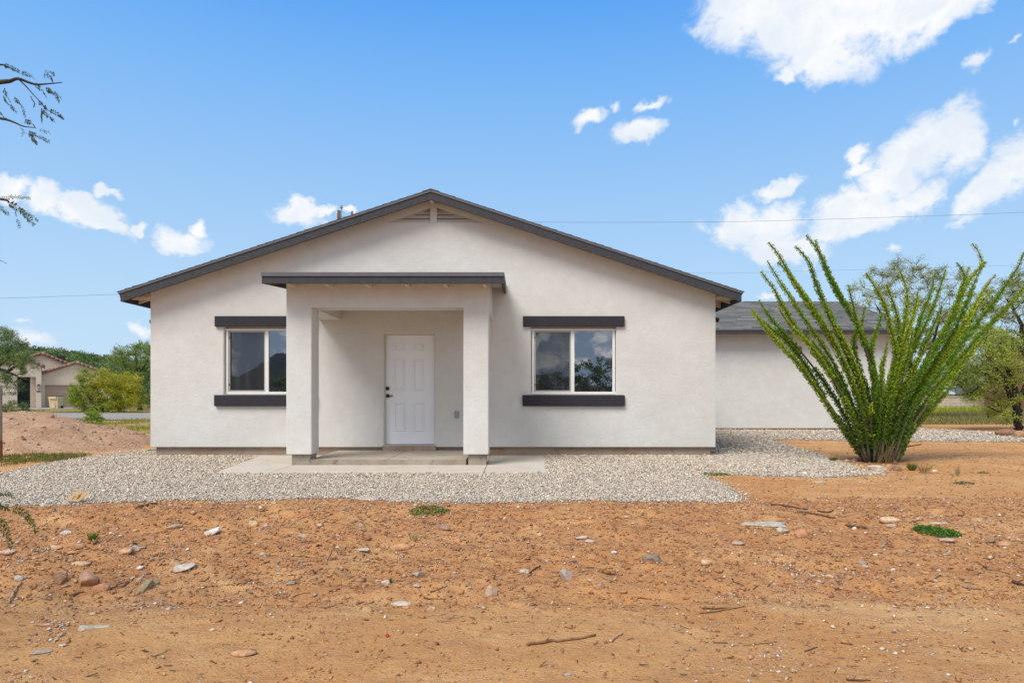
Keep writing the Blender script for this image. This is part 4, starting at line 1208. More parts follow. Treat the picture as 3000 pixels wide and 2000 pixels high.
# near mesquite whose twigs reach into the frame at the left
def near_branch():
    tb = Vector((-3.6, 3.0, float(terr(-3.6, 3.0))))
    root = thing('mesquite_tree', 'near mesquite whose thin leafy twigs hang into the left edge of the view', 'tree', tb)
    rng = np.random.default_rng(9)
    tr = MB()
    def pth(Y, *q): return [P(a, b, Y) for a, b in q]
    crown = tb + Vector((0, 0, 1.2))
    tr.tube(bez([tb, tb + Vector((.05, 0, .6)), crown, tb + Vector((.1, -.05, 1.9)), tb + Vector((.3, -.1, 2.5))], 16), [.12, .11, .1, .1, .09, .09, .08, .08, .07, .07, .06, .06, .05, .05, .04, .03, .03][:17], 10)
    twigs = []
    YT = 2.75
    A1 = pth(YT, (-420, 330), (-160, 260), (0, 241), (30, 238), (54, 231), (100, 247), (140, 246), (182, 242)); twigs.append((A1, .016, .0016))
    A2 = pth(YT, (54, 232), (75, 252), (91, 270), (116, 297), (137, 320), (160, 335), (188, 351)); twigs.append((A2, .0035, .001))
    A3 = pth(YT, (-420, 330), (-120, 330), (0, 347), (37, 357), (68, 370), (101, 374)); twigs.append((A3, .010, .0014))
    A4 = pth(YT, (-160, 262), (-60, 200), (0, 190), (20, 195), (40, 205), (54, 210)); twigs.append((A4, .007, .001))
    B1 = pth(2.45, (-500, 560), (-200, 560), (0, 583), (25, 594)); twigs.append((B1, .012, .0022))
    C1 = pth(2.3, (-600, 1330), (-260, 1400), (-60, 1470), (0, 1480), (28, 1493)); twigs.append((C1, .012, .002))
    tr.tube(bez([tb + Vector((.1, -.05, 1.9)), (A1[0] + tb + Vector((.1, 0, 2.1))) / 2 + Vector((0, 0, .1)), A1[0]], 8), [.04, .038, .034, .03, .026, .022, .02, .018, .017][:9], 7)
    tr.tube(bez([crown + Vector((0, 0, .5)), (crown + B1[0]) / 2 + Vector((0, 0, .35)), B1[0]], 8), [.035, .033, .03, .027, .023, .02, .017, .015, .013][:9], 7)
    tr.tube(bez([tb + Vector((.05, 0, .7)), (tb + C1[0]) / 2 + Vector((0, 0, .4)), C1[0]], 8), [.035, .033, .03, .027, .023, .02, .017, .015, .013][:9], 7)
    for pl, r0, r1 in twigs:
        pp = bez(pl, 24); tr.tube(pp, [r0 + (r1 - r0) * (i / (len(pp) - 1)) ** .6 for i in range(len(pp))], 6)
    cen, dirs, Ls, Ws, cols = [], [], [], [], []
    rach = MB()
    def pinna(pl, ll, step, dense=1.0, colr=(.075, .10, .030)):
        pp = bez(pl, 20)
        for a_, b_ in zip(pp, pp[1:]):
            cen.append(np.array((a_ + b_) / 2)); dirs.append(np.array(b_ - a_)); Ls.append((b_ - a_).length * 1.5); Ws.append(.0030); cols.append(np.array((.05, .05, .022)))
        cum = [0]
        for a, b_ in zip(pp, pp[1:]): cum.append(cum[-1] + (b_ - a).length)
        LL = cum[-1]; s = LL * .06
        arr = np.array([p[:] for p in pp])
        while s < LL:
            p = np.array([np.interp(s, cum, arr[:, j]) for j in range(3)])
            q = np.array([np.interp(min(s + .004, LL), cum, arr[:, j]) for j in range(3)]); d = q - p; d /= max(np.linalg.norm(d), 1e-6)
            side = np.cross(d, [0.15, 1, .25]); side /= np.linalg.norm(side)
            for sg in (1, -1):
                if rng.random() > dense: continue
                dd = side * sg * rng.uniform(.75, 1) + d * .55 + rng.normal(0, .12, 3)
                l = ll * rng.uniform(.75, 1.15) * (1 - .35 * (s / LL) ** 3)
                cen.append(p + dd / np.linalg.norm(dd) * l * .5); dirs.append(dd); Ls.append(l); Ws.append(l * .3); cols.append(np.array(colr) * rng.uniform(.7, 1.3))
            s += step
    dk = (.075, .085, .035)
    for q in (((10, 192), (30, 196), (58, 212)), ((62, 215), (85, 220), (103, 234)), ((125, 222), (145, 225), (155, 238)), ((130, 212), (150, 215), (160, 220)), ((100, 247), (120, 262), (136, 285)), ((132, 262), (158, 275), (175, 300)),
              ((8, 285), (25, 305), (50, 330)), ((40, 290), (60, 305), (76, 345)), ((10, 262), (20, 280), (30, 300)), ((90, 285), (100, 300), (100, 312)), ((112, 300), (128, 310), (137, 322)), ((120, 322), (140, 340), (160, 355)), ((122, 330), (122, 345), (122, 358)),
              ((145, 325), (165, 332), (188, 350)), ((60, 372), (67, 385), (67, 398)), ((72, 355), (90, 360), (104, 374)), ((76, 390), (92, 402), (110, 424)), ((82, 390), (110, 398), (146, 417)), ((116, 380), (130, 386), (146, 390)), ((0, 330), (12, 345), (20, 352)), ((140, 265), (150, 268), (182, 290))):
        pinna([P(a, b_, YT + rng.normal(0, .05)) for a, b_ in q], .013, .0065, .8, dk)
    pinna([P(a, b_, 2.42) for a, b_ in ((0, 583), (41, 577), (65, 578), (89, 582))], .011, .004, 1, (.085, .11, .028))
    pinna([P(a, b_, 2.42) for a, b_ in ((20, 592), (54, 612), (79, 635), (101, 660))], .017, .0042, 1, (.085, .12, .025))
    pinna([P(a, b_, 2.42) for a, b_ in ((50, 610), (85, 628), (112, 647))], .012, .0045, 1, (.085, .12, .025))
    pinna([P(a, b_, 2.42) for a, b_ in ((-4, 604), (10, 614), (26, 630))], .014, .0045, 1, (.07, .095, .03))
    pinna([P(a, b_, 2.42) for a, b_ in ((50, 640), (54, 655), (57, 670))], .012, .006, 1, (.06, .08, .03))
    pinna([P(a, b_, 2.42) for a, b_ in ((40, 605), (45, 620), (48, 635))], .008, .006, 1, (.06, .08, .03))
    pinna([P(a, b_, 2.5) for a, b_ in ((-10, 760), (8, 766), (20, 772))], .004, .006, 1, dk)
    gg = (.085, .15, .022)
    pinna([P(a, b_, 2.28) for a, b_ in ((28, 1494), (46, 1492), (73, 1506), (92, 1529), (109, 1560))], .020, .0040, 1, gg)
    pinna([P(a, b_, 2.25) for a, b_ in ((2, 1510), (18, 1545), (28, 1581), (36, 1610))], .017, .0042, 1, (.06, .11, .03))
    pinna([P(a, b_, 2.22) for a, b_ in ((-8, 1525), (2, 1545), (12, 1568))], .016, .0042, 1, (.05, .10, .02))
    pinna([P(a, b_, 2.3) for a, b_ in ((-15, 1447), (15, 1444), (44, 1455))], .015, .0042, 1, (.07, .13, .022))
    pinna([P(a, b_, 2.2) for a, b_ in ((-15, 1480), (5, 1482), (24, 1490))], .018, .0042, 1, (.06, .13, .05))
    # the crown above and behind, out of the picture
    for k in range(420):
        c = tb + Vector((rng.normal(-.3, .45), rng.normal(-.2, .5), rng.uniform(1.5, 3.2)))
        d = Vector(rng.normal(0, 1, 3)); d.z = -abs(d.z); d.normalize()
        e = c + d * .12
        if VX + e.x / max(e.y, .5) * F > -120 or VX + c.x / max(c.y, .5) * F > -120: continue
        pinna([c, c.lerp(e, .5) + Vector((0, 0, .01)), e], .014, .010, 1, (.07, .11, .025))
    V, Fq = leaf_arrays(np.array(cen), np.array(dirs), np.array(Ls), np.array(Ws), rng)
    tr.part('trunk', M['bark'], root)
    link('crown', np_mesh('crown', V, Fq, np.repeat(np.array(cols), 4, 0)), M['leaf'], root)
near_branch()

# grass as stuff
def blades(name, label, x, y, h, cols, wts, seed, lean=.35, w=.006):
    rng = np.random.default_rng(seed); n = len(x)
    z = terr(x, y)
    hh = h * rng.lognormal(0, .35, n); a = rng.uniform(0, 6.28, n)
    ww = w * rng.uniform(.7, 1.4, n)
    b0 = np.stack([x + np.cos(a) * ww, y + np.sin(a) * ww, z], -1); b1 = np.stack([x - np.cos(a) * ww, y - np.sin(a) * ww, z], -1)
    l = rng.normal(0, lean, (n, 2)) * hh[:, None]
    t = np.stack([x + l[:, 0], y + l[:, 1], z + hh], -1)
    V = np.stack([b0, b1, t], 1).reshape(-1, 3)
    C = np.repeat(pal(n, cols, wts, .25, rng), 3, 0)
    o = link(name, np_mesh(name, V, np.arange(3 * n).reshape(n, 3), C), M['grass'])
    return tag(o, label, 'grass', kind='stuff')

def build_grass():
    rng = np.random.default_rng(31)
    # left yard
    n = 60000
    y = rng.uniform(18.5, 50, n); px = rng.uniform(-40, 470, n); x = (px - VX) * y / F
    nn = fbm(x * .55, y * .35, 51, 4) * 2
    k = (rng.uniform(0, 1, n) < np.clip(.35 + nn * 1.6, .02, 1) * ss(18.5, 24, y)) & ~((y > 31) & (y < 43.5))
    blades('grass', 'sparse yellow-green grass over the yard left of the house', x[k], y[k], .10, [(.27, .28, .04), (.38, .33, .08), (.18, .23, .03), (.42, .34, .15)], [4, 4, 2, 2], 1, w=.012)
    n = 46000
    y = rng.uniform(23.2, 46, n); px = rng.uniform(2600, 3050, n); x = (px - VX) * y / F
    nn = fbm(x * .6, y * .6, 91, 4) * 2
    k = rng.uniform(0, 1, n) < np.clip(.55 + nn, .05, 1)
    h = np.where(y > 38, .17, .11)
    blades('grass', 'rank green and straw grass strip in front of the low block wall', x[k], y[k], h[k], [(.24, .25, .04), (.15, .16, .04), (.34, .28, .13), (.23, .18, .09)], [3, 3, 3, 3], 2, w=.012)
    n = 9000; y = rng.uniform(38.5, 45.8, n); px = rng.uniform(2640, 2960, n); x = (px - VX) * y / F
    blades('grass', 'bright yellow-green grass band along the foot of the low block wall', x, y, .22, [(.36, .42, .02), (.26, .34, .02), (.42, .40, .05)], [3, 2, 1], 12, w=.014)
    x = rng.uniform(24, 42, 9000); y = rng.uniform(46.8, 60, 9000)
    blades('grass', 'strip of green grass on the bank behind the low block wall', x, y, .14, [(.22, .26, .03), (.16, .20, .03)], [1, 1], 3, w=.02)
    # between pile and gravel
    n = 5000
    qx = rng.uniform(0, 270, n); qy = 1345 + (qx / 270) * -10 + rng.normal(0, 10, n)
    Y = 2200 / (qy - VY); X = (qx - VX) * Y / F
    k = (fbm(X * 2.2, Y * 2.2, 97, 3) > .04) & ~in_gravel(X, Y)
    blades('grass', 'thin green grass tufts along the foot of the dirt pile', X[k], Y[k], .045, [(.16, .20, .03), (.10, .14, .02), (.28, .22, .10)], [3, 2, 2], 4, w=.006)
build_grass()

def weed(name, label, cat, px, py, wpx, hpx, n, cols, seed, L=.03, tall=False):
    c = G(px, py); Y = c.y; rng = np.random.default_rng(seed)
    rx = wpx * Y / F / 2; hz = hpx * Y / F
    root = None
    r = np.sqrt(rng.uniform(0, 1, n)); a = rng.uniform(0, 6.28, n)
    x = c.x + rx * r * np.cos(a); y = c.y + rx * .75 * r * np.sin(a)
    z = terr(x, y)
    if tall:
        base = np.stack([c.x + (x - c.x) * .35, c.y + (y - c.y) * .35, z], -1)
        top = np.stack([x, y, z + hz * rng.uniform(.4, 1.1, n)], -1)
        d = top - base; cen = (top + base) / 2
        V, Fq = leaf_arrays(cen, d, np.linalg.norm(d, axis=1), np.full(n, max(.004, Y * .0006)), rng)
    else:
        cen = np.stack([x, y, z + hz * rng.uniform(.05, .8, n) * (1 - .6 * r)], -1)
        V, Fq = leaf_arrays(cen, rng.normal(0, 1, (n, 3)) * [1, 1, .6], L * rng.uniform(.5, 1.2, n), L * .5 * rng.uniform(.5, 1.2, n), rng)
    C = np.repeat(pal(n, cols, [1] * len(cols), .3, rng), 4, 0)
    o = link(name, np_mesh(name, V, Fq, C), M['leaf'], None, c)
    return tag(o, label, cat)
GRN = [(.09, .19, .02), (.14, .24, .03), (.06, .13, .015)]
weed('weed', 'low spreading green weed patch just in front of the gravel, centre of the yard', 'weed', 1258, 1498, 120, 16, 700, GRN, 1, .022)
weed('weed', 'lush green ground weed beside white pebbles on the right of the yard', 'weed', 2745, 1562, 130, 30, 1600, [(.08, .20, .02), (.12, .26, .025), (.05, .12, .02)], 2, .022)
weed('weed', 'flat green weed in the notch of the gravel edge right of the house', 'weed', 2092, 1390, 95, 9, 600, GRN, 3, .025)
weed('weed', 'small spiky green sprout among stones at the left of the yard', 'weed', 272, 1583, 44, 26, 130, [(.12, .22, .02), (.18, .24, .04)], 4, .03, True)
weed('weed', 'tiny upright green sprout beside a whitish lump of stone', 'weed', 1143, 1708, 14, 20, 26, [(.10, .24, .02)], 5, .02, True)
weed('weed', 'thin wiry weed seedling among stray pebbles left of centre', 'weed', 1213, 1585, 50, 24, 24, [(.12, .17, .03)], 6, .02, True)
weed('grass_tuft', 'yellow-green tuft at the left end of the ocotillo rock ring', 'grass tuft', 2442, 1350, 32, 13, 240, [(.26, .24, .02), (.16, .20, .02)], 7, .02, True)
weed('grass_tuft', 'green grass tuft at the right end of the ocotillo rock ring', 'grass tuft', 2672, 1378, 38, 24, 320, [(.12, .18, .02), (.20, .20, .05)], 8, .02, True)
weed('grass_tuft', 'wispy dry grass stems right of the ocotillo rock ring', 'grass tuft', 2710, 1386, 60, 34, 60, [(.28, .22, .10), (.20, .20, .06)], 9, .02, True)
weed('weed', 'straggly grey-green weed on bare dirt right of the ocotillo', 'weed', 2825, 1418, 60, 14, 160, [(.14, .17, .06), (.20, .20, .09)], 10, .03)
weed('weed', 'faint low green weed near the right edge, nearest the gravel strip', 'weed', 2880, 1386, 36, 8, 110, [(.16, .20, .05)], 11, .025)
weed('grass_tuft', 'thin standing grass wisp between the two weeds right of the ocotillo', 'grass tuft', 2804, 1395, 24, 36, 30, [(.24, .21, .10)], 12, .02, True)
weed('grass_tuft', 'dry straw-coloured clump beside the dirt pile', 'grass tuft', 182, 1262, 34, 22, 260, [(.36, .30, .14), (.28, .25, .08)], 13, .02, True)

# ------------------------------------------------------------------ stones
ICO3 = ico(3); ICO2 = ico(2)
def rock(label, px, py, wpx, hpx, col, seed, name='rock', flat=0, cat='rock', ang=.5, group=None):
    """px,py = centre of the stone in the survey picture"""
    rng = np.random.default_rng(seed + 900)
    b = G(px, py + hpx * .42); Y = b.y
    w = wpx * Y / F; hm = hpx * Y / F
    dep = w * (.62 if not flat else .8)
    tilt = CAMZ / Y
    h = max(hm - dep * tilt * .8, hm * .35)
    if flat: h = max(.014, hm * .35)
    if flat == 2: h = w * .16; dep = w * .62
    V, Fc = ICO3 if wpx > 28 else ICO2
    V = V.copy()
    # chip with random planes
    for k in range(int(6 + 10 * ang)):
        nrm = rng.normal(0, 1, 3); nrm /= np.linalg.norm(nrm)
        d = rng.uniform(.40, .78) if ang > .35 else rng.uniform(.62, .9); q = V @ nrm
        over = np.maximum(q - d, 0); V -= over[:, None] * nrm * min(1, .7 + .4 * ang)
    if flat or ang > .45:
        na = rng.integers(5, 8); th = np.sort((np.arange(na) + rng.uniform(-.35, .35, na)) * 2 * np.pi / na)
        ra = rng.uniform(.62, 1.0, na)
        ax_ = np.concatenate([th - 2 * np.pi, th, th + 2 * np.pi]); rx_ = np.tile(ra, 3)
        vx_, vy_ = rx_ * np.cos(ax_), rx_ * np.sin(ax_)
        tt = np.arctan2(V[:, 1], V[:, 0]); j = np.searchsorted(ax_, tt)
        x1_, y1_, x2_, y2_ = vx_[j - 1], vy_[j - 1], vx_[j], vy_[j]
        # distance along direction tt to the chord
        den_ = (np.cos(tt) * (y2_ - y1_) - np.sin(tt) * (x2_ - x1_)); rr_ = (x1_ * (y2_ - y1_) - y1_ * (x2_ - x1_)) / np.where(abs(den_) < 1e-6, 1e-6, den_)
        V[:, :2] *= np.clip(rr_, .45, 1.05)[:, None]
        if flat: V[:, :2] *= (1 / np.maximum(np.hypot(V[:, 0], V[:, 1]) / np.clip(rr_, .45, 1.05), .35) ** .6)[:, None] * .9
    off = rng.uniform(0, 50, 3)
    nz = np.array([mnoise.fractal(Vector(v * 1.7 + off), .8, 2.1, 4) for v in V])
    V *= (1 + .10 * nz[:, None])
    V *= np.array([w / 2 / np.abs(V[:, 0]).max(), dep / 2 / np.abs(V[:, 1]).max(), 1])
    V[:, 2] *= h * .80 / max(np.abs(V[:, 2]).max(), .01)
    a = rng.uniform(-.25, .25); c, s = math.cos(a), math.sin(a)
    V = np.stack([V[:, 0] * c - V[:, 1] * s, V[:, 0] * s + V[:, 1] * c, V[:, 2]], -1)
    if flat == 2:
        a = R(rng.uniform(20, 28)); c, s_ = math.cos(a), math.sin(a)
        V = np.stack([V[:, 0], V[:, 1] * c - V[:, 2] * s_, V[:, 1] * s_ + V[:, 2] * c], -1)
        a = R(-14 if wpx > 50 else 10); c, s_ = math.cos(a), math.sin(a)
        V = np.stack([V[:, 0] * c + V[:, 2] * s_, V[:, 1], -V[:, 0] * s_ + V[:, 2] * c], -1)
        h = (V[:, 2].max() - V[:, 2].min()) * .62
    ctr = np.array([b.x, b.y + dep * .35, float(terr(b.x, b.y + dep * .35)) + h * .26])
    cl = np.array(col)[None] * (1 + .22 * nz[:, None]) * (1 - .0 * V[:, 2:3])
    cl = cl * .78 + np.array([.46, .30, .18]) * .22
    # soil staining near the foot
    lo = np.clip(.5 - (V[:, 2:3] / (h + 1e-6)) * 1.4, 0, 1) * (.25 if py < 1400 else .5)
    cl = cl * (1 - lo) + np.array([.40, .20, .09]) * lo
    o = link(name, np_mesh(name, V + ctr, Fc, np.clip(cl, 0, 1), ang < .35), M['rock'], None, (ctr[0], ctr[1], ctr[2] - h * .26))
    return tag(o, label, cat, group)

WHT, GRY, TAN, ORG_, PNK, BRN, DGR, CRM, OLV = (.66, .63, .58), (.36, .34, .31), (.50, .38, .25), (.50, .25, .10), (.45, .25, .17), (.24, .13, .075), (.19, .175, .155), (.62, .53, .40), (.34, .30, .21)
A7 = lambda x, y: (x / 2.24, 1300 + y / 2.24)
A8 = lambda x, y: (1000 + x / 2.24, 1300 + y / 2.24)
A9 = lambda x, y: (2000 + x / 2.24, 1300 + y / 2.24)
A14 = lambda x, y: (2380 + x / 5.6, 1200 + y / 5.6)
ROCKS = [
 (A7, 1360, 575, 140, 55, WHT, .9, 2, 'jagged bright white stone left of centre, below the gravel edge'),
 (A7, 1185, 802, 165, 85, (.56, .53, .47), .8, 2, 'large pale grey-white slab on the left half of the dirt'),
 (A7, 540, 910, 165, 92, PNK, .4, 0, 'biggest pinkish-red boulder at the left, beside a pile of sticks'),
 (A7, 665, 935, 125, 66, (.42, .19, .10), .5, 0, 'reddish-brown stone touching the right side of the pink boulder'),
 (A7, 378, 885, 92, 76, BRN, .8, 0, 'angular brown stone left of the pink boulder'),
 (A7, 422, 850, 36, 30, GRY, .5, 0, 'small grey stone on top of the angular brown stone'),
 (A7, 520, 780, 122, 40, (.56, .40, .22), .3, 0, 'smooth yellowish-tan flat stone above the pink boulder'),
 (A7, 800, 700, 135, 62, (.50, .30, .16), .7, 2, 'slanted orange-tan slab left of the large white slab'),
 (A7, 875, 690, 65, 40, WHT, .8, 0, 'white flake resting against the slanted orange-tan slab'),
 (A7, 342, 668, 105, 56, (.48, .30, .18), .8, 2, 'blocky tan stone near the small spiky sprout'),
 (A7, 430, 582, 86, 32, (.50, .50, .54), .5, 0, 'bluish-white smooth stone above the small spiky sprout'),
 (A7, 1130, 540, 112, 34, (.40, .34, .27), .4, 0, 'long grey-tan stone left of the jagged white stone'),
 (A7, 1985, 600, 80, 52, OLV, .6, 2, 'olive-grey leaning stone in the middle left of the dirt'),
 (A7, 1865, 602, 60, 24, (.30, .17, .10), .4, 0, 'low brown stone just left of the olive-grey leaning stone'),
 (A7, 1740, 538, 46, 30, (.42, .38, .36), .4, 0, 'round grey pebble-like stone right of the yellow chunk'),
 (A7, 1655, 530, 64, 46, (.62, .50, .28), .8, 0, 'yellowish-white crumbly chunk right of the jagged white stone'),
 (A7, 110, 886, 74, 40, (.45, .43, .38), .4, 0, 'grey stone by the pale root near the left edge'),
 (A7, 28, 705, 120, 58, (.58, .40, .29), .6, 1, 'flat pink-tan flagstone cut by the left edge of the picture'),
 (A7, 490, 672, 120, 46, (.40, .20, .11), .7, 0, 'red-brown slab right of the blocky tan stone'),
 (A7, 480, 715, 110, 36, ORG_, .5, 0, 'orange half-buried stone below the red-brown slab'),
 (A7, 1800, 392, 58, 34, TAN, .4, 0, 'tan stone alone near the gravel edge left of the porch'),
 (A7, 1585, 1368, 165, 62, (.48, .27, .14), .3, 0, 'dusty tan boulder mostly buried in the lower left foreground'),
 (A7, 1000, 916, 84, 50, (.30, .24, .16), .7, 0, 'brown-grey broken stone right of the stick pile'),
 (A7, 910, 890, 40, 28, (.42, .39, .33), .5, 0, 'small grey stone behind the sawn wood block'),
 (A7, 1130, 780, 140, 44, (.46, .29, .15), .5, 0, 'orange-tan stone half hidden behind the large pale slab'),
 (A7, 910, 820, 56, 24, WHT, .7, 0, 'thin white chip left of the large pale slab'),
 (A7, 1285, 845, 58, 24, (.50, .26, .12), .5, 0, 'orange flat stone below the right end of the large pale slab'),
 (A7, 245, 1365, 140, 36, (.40, .34, .27), .4, 0, 'grey-tan flat stone in the lower left corner foreground'),
 (A7, 130, 766, 48, 26, (.44, .42, .36), .4, 0, 'small grey stone left of the smooth yellowish stone'),
 (A7, 880, 1053, 44, 22, (.44, .36, .32), .3, 0, 'lone mauve-grey pebble on smooth dirt at the left'),
 (A8, 500, 856, 98, 70, (.40, .36, .29), .6, 0, 'grey leaning stone left of centre in the foreground'),
 (A8, 1470, 862, 135, 88, (.35, .31, .27), .7, 0, 'pointed grey stone standing up, near the stick in the hollow'),
 (A8, 2065, 750, 165, 76, DGR, .8, 0, 'dark grey blocky stone right of centre'),
 (A8, 980, 975, 92, 80, (.50, .37, .29), .8, 0, 'pale pinkish rock at the rim of the middle hollow'),
 (A8, 740, 1026, 40, 66, (.52, .28, .10), .5, 0, 'small orange stone standing upright, left of the middle hollow'),
 (A8, 590, 1070, 68, 36, (.52, .33, .23), .5, 0, 'pinkish-tan stone left of the upright orange stone'),
 (A8, 385, 1046, 138, 38, CRM, .9, 1, 'crumbly cream flat stone on the smooth foreground dirt'),
 (A8, 290, 905, 70, 46, (.56, .51, .43), .7, 0, 'whitish lump of stone with a green sprout beside it'),
 (A8, 1200, 820, 105, 52, (.55, .44, .35), .8, 1, 'pale streaked flat stone with a black stick on it'),
 (A8, 1688, 936, 84, 56, (.50, .30, .20), .8, 0, 'pinkish broken stone between the pointed grey stone and the right hollow'),
 (A8, 1582, 610, 108, 34, (.52, .47, .41), .7, 1, 'pale grey flat stone in the middle distance right of centre'),
 (A8, 1640, 636, 84, 22, CRM, .4, 1, 'cream flat chip just below the pale grey flat stone'),
 (A8, 1300, 590, 66, 36, (.58, .44, .27), .8, 0, 'tan angular stone in the middle of the yard'),
 (A8, 672, 552, 84, 38, (.30, .22, .18), .3, 0, 'smooth dark brown round stone among stray white pebbles'),
 (A8, 140, 356, 205, 28, (.46, .39, .31), .4, 1, 'long low grey stone at the gravel edge before the porch'),
 (A8, 385, 678, 155, 50, (.52, .27, .12), .3, 0, 'broad orange stone half buried left of centre'),
 (A8, 128, 700, 105, 20, (.62, .53, .44), .5, 1, 'thin whitish flat stone left of the broad orange stone'),
 (A8, 125, 536, 44, 28, GRY, .4, 0, 'small grey stone below the long low stone at the gravel edge'),
 (A8, 145, 565, 40, 26, (.26, .20, .14), .5, 0, 'small dark olive stone under the small grey stone'),
 (A8, 705, 385, 62, 24, ORG_, .6, 0, 'orange stone at the gravel edge above the central weed patch'),
 (A8, 2170, 766, 44, 24, (.52, .26, .09), .5, 0, 'small bright orange stone right of the dark blocky stone'),
 (A8, 495, 936, 58, 26, (.55, .42, .32), .5, 1, 'pale flat stone below the grey leaning stone'),
 (A8, 385, 604, 40, 22, (.48, .20, .09), .4, 0, 'small red-orange stone left of the dark round stone'),
 (A8, 742, 843, 42, 24, (.36, .33, .27), .4, 0, 'small grey stone right of the grey leaning stone'),
 (A8, 1790, 708, 56, 22, WHT, .6, 0, 'small white stone left of the dark blocky stone'),
 (A8, 1635, 895, 48, 20, (.52, .33, .18), .3, 0, 'small tan oval stone right of the pointed grey stone'),
 (A8, 1850, 975, 60, 22, (.46, .26, .13), .3, 0, 'sandy oval stone at the lip of the right hollow'),
 (A8, 1490, 1508, 48, 20, (.40, .40, .45), .3, 0, 'bluish-grey pebble stone close to the bottom edge'),
 (A9, 560, 530, 330, 34, (.47, .45, .37), .8, 1, 'long grey-green flagstone shard at the right of the yard'),
 (A9, 662, 570, 102, 46, (.42, .41, .34), .8, 0, 'thick grey-green block at the end of the long flagstone shard'),
 (A9, 795, 590, 108, 60, (.48, .23, .12), .3, 0, 'rounded red-orange stone right of the grey-green shard'),
 (A9, 370, 645, 105, 34, (.46, .36, .28), .4, 1, 'greyish flat stone below the grey-green shard'),
 (A9, 1372, 500, 135, 48, (.58, .42, .26), .2, 0, 'big smooth pale tan stone left of the lush weed'),
 (A9, 1390, 532, 96, 22, (.56, .42, .29), .3, 1, 'pale flat stone just in front of the big smooth tan stone'),
 (A9, 1755, 645, 130, 28, (.52, .37, .30), .4, 1, 'flat pinkish stone just below the lush weed'),
 (A9, 2040, 636, 84, 34, (.30, .20, .13), .4, 0, 'brown oval stone near the right edge'),
 (A9, 2128, 652, 104, 40, (.50, .30, .16), .3, 0, 'orange-tan smooth stone right of the brown oval stone'),
 (A9, 165, 776, 94, 46, (.58, .42, .24), .8, 0, 'yellowish rough stone at the start of the white pebble trail'),
 (A9, 740, 400, 40, 28, (.58, .56, .53), .4, 0, 'small grey-white stone behind the bundle of twigs'),
 (A9, 910, 246, 105, 22, (.56, .40, .28), .3, 1, 'pale tan flat stone below the gravel right of the house'),
 (A9, 1710, 522, 155, 24, (.58, .47, .35), .4, 1, 'pale flat stone right behind the lush weed'),
 (A9, 1185, 785, 90, 34, (.36, .28, .22), .6, 0, 'brown-grey stone at the right end of the white pebble trail'),
 (A9, 700, 1045, 56, 30, (.54, .33, .18), .3, 0, 'dusty orange stone on the smooth dirt in the lower right'),
 (A9, 850, 1450, 46, 40, (.54, .42, .32), .7, 0, 'pale stone close to the bottom edge at the right'),
 (A9, 1590, 845, 64, 22, (.52, .30, .16), .4, 0, 'tan low stone right of the white pebble trail'),
 (A9, 100, 168, 34, 20, (.46, .22, .12), .6, 0, 'small orange brick-like chip on gravel at the notch, left one'),
 (A9, 205, 155, 56, 20, (.46, .22, .12), .7, 0, 'larger orange brick-like chip on gravel at the notch, right one'),
 (A14, 700, 815, 150, 70, (.15, .07, .04), .5, 0, 'dark red-brown stone at the back left of the ocotillo rock ring'),
 (A14, 580, 845, 125, 80, (.36, .23, .14), .5, 0, 'tan-brown stone at the left end of the ocotillo rock ring'),
 (A14, 665, 890, 110, 56, (.25, .20, .12), .4, 0, 'olive-brown stone second from left in the ocotillo rock ring'),
 (A14, 740, 882, 80, 44, (.33, .30, .23), .4, 0, 'grey stone tucked inside the left of the ocotillo rock ring'),
 (A14, 818, 942, 205, 78, (.50, .30, .15), .6, 0, 'orange brick-shaped stone in the ocotillo rock ring'),
 (A14, 1080, 962, 305, 108, (.56, .47, .36), .5, 0, 'largest cream-coloured stone at the front of the ocotillo rock ring'),
 (A14, 1280, 955, 120, 112, (.44, .23, .12), .8, 0, 'square orange-brown stone right of the cream stone in the ring'),
 (A14, 1425, 965, 160, 96, (.20, .12, .075), .6, 0, 'dark brown stone at the right of the ocotillo rock ring'),
 (A14, 1375, 870, 100, 60, (.10, .06, .04), .6, 0, 'blackish stone behind the square orange-brown ring stone'),
 (A14, 1870, 962, 110, 44, (.32, .17, .10), .4, 0, 'brown stone right of the grass tuft by the ring'),
 (A14, 2030, 992, 96, 52, (.56, .54, .45), .6, 0, 'whitish stone in the small heap right of the ocotillo'),
 (A14, 1968, 1026, 100, 34, (.52, .31, .15), .5, 0, 'orange flat stone under the whitish stone of the small heap'),
 (A14, 2112, 1028, 125, 26, (.50, .29, .14), .4, 0, 'long orange stone at the right of the small heap'),
 (A14, 2300, 1056, 92, 42, (.36, .20, .12), .3, 0, 'round brown stone farthest right of the ocotillo ring stones'),
 (A14, 140, 1120, 160, 22, (.42, .36, .30), .4, 1, 'flat greyish stone lying at the gravel point below the ocotillo'),
 (A14, 1560, 1130, 190, 40, (.44, .22, .11), .5, 1, 'reddish flat stone in front of the ocotillo ring'),
 (A14, 1430, 1110, 80, 32, (.38, .33, .26), .5, 0, 'small grey-tan stone left of the reddish flat stone'),
]
for i, (A, x, y, w, h, c, ang, fl, lb) in enumerate(ROCKS):
    px, py = A(x, y); s = 5.6 if A is A14 else 2.24
    rock(lb, px, py, w / s, h / s, c, i, flat=fl, ang=ang)
rock('long grey splintered slab of weathered wood in the lower left foreground', *A7(570, 1200), 110, 17, (.38, .37, .28), 298, name='wood_shard', cat='wood shard', ang=1.0)
rock('thin weathered wood splinter overlapping the right end of the grey wood slab', *A7(660, 1188), 62, 14, (.42, .41, .33), 297, name='wood_shard', cat='wood shard', ang=1.0)
rock('brown stone at the foot of the dirt pile on the left', 241, 1307, 15, 11, (.26, .12, .07), 301)
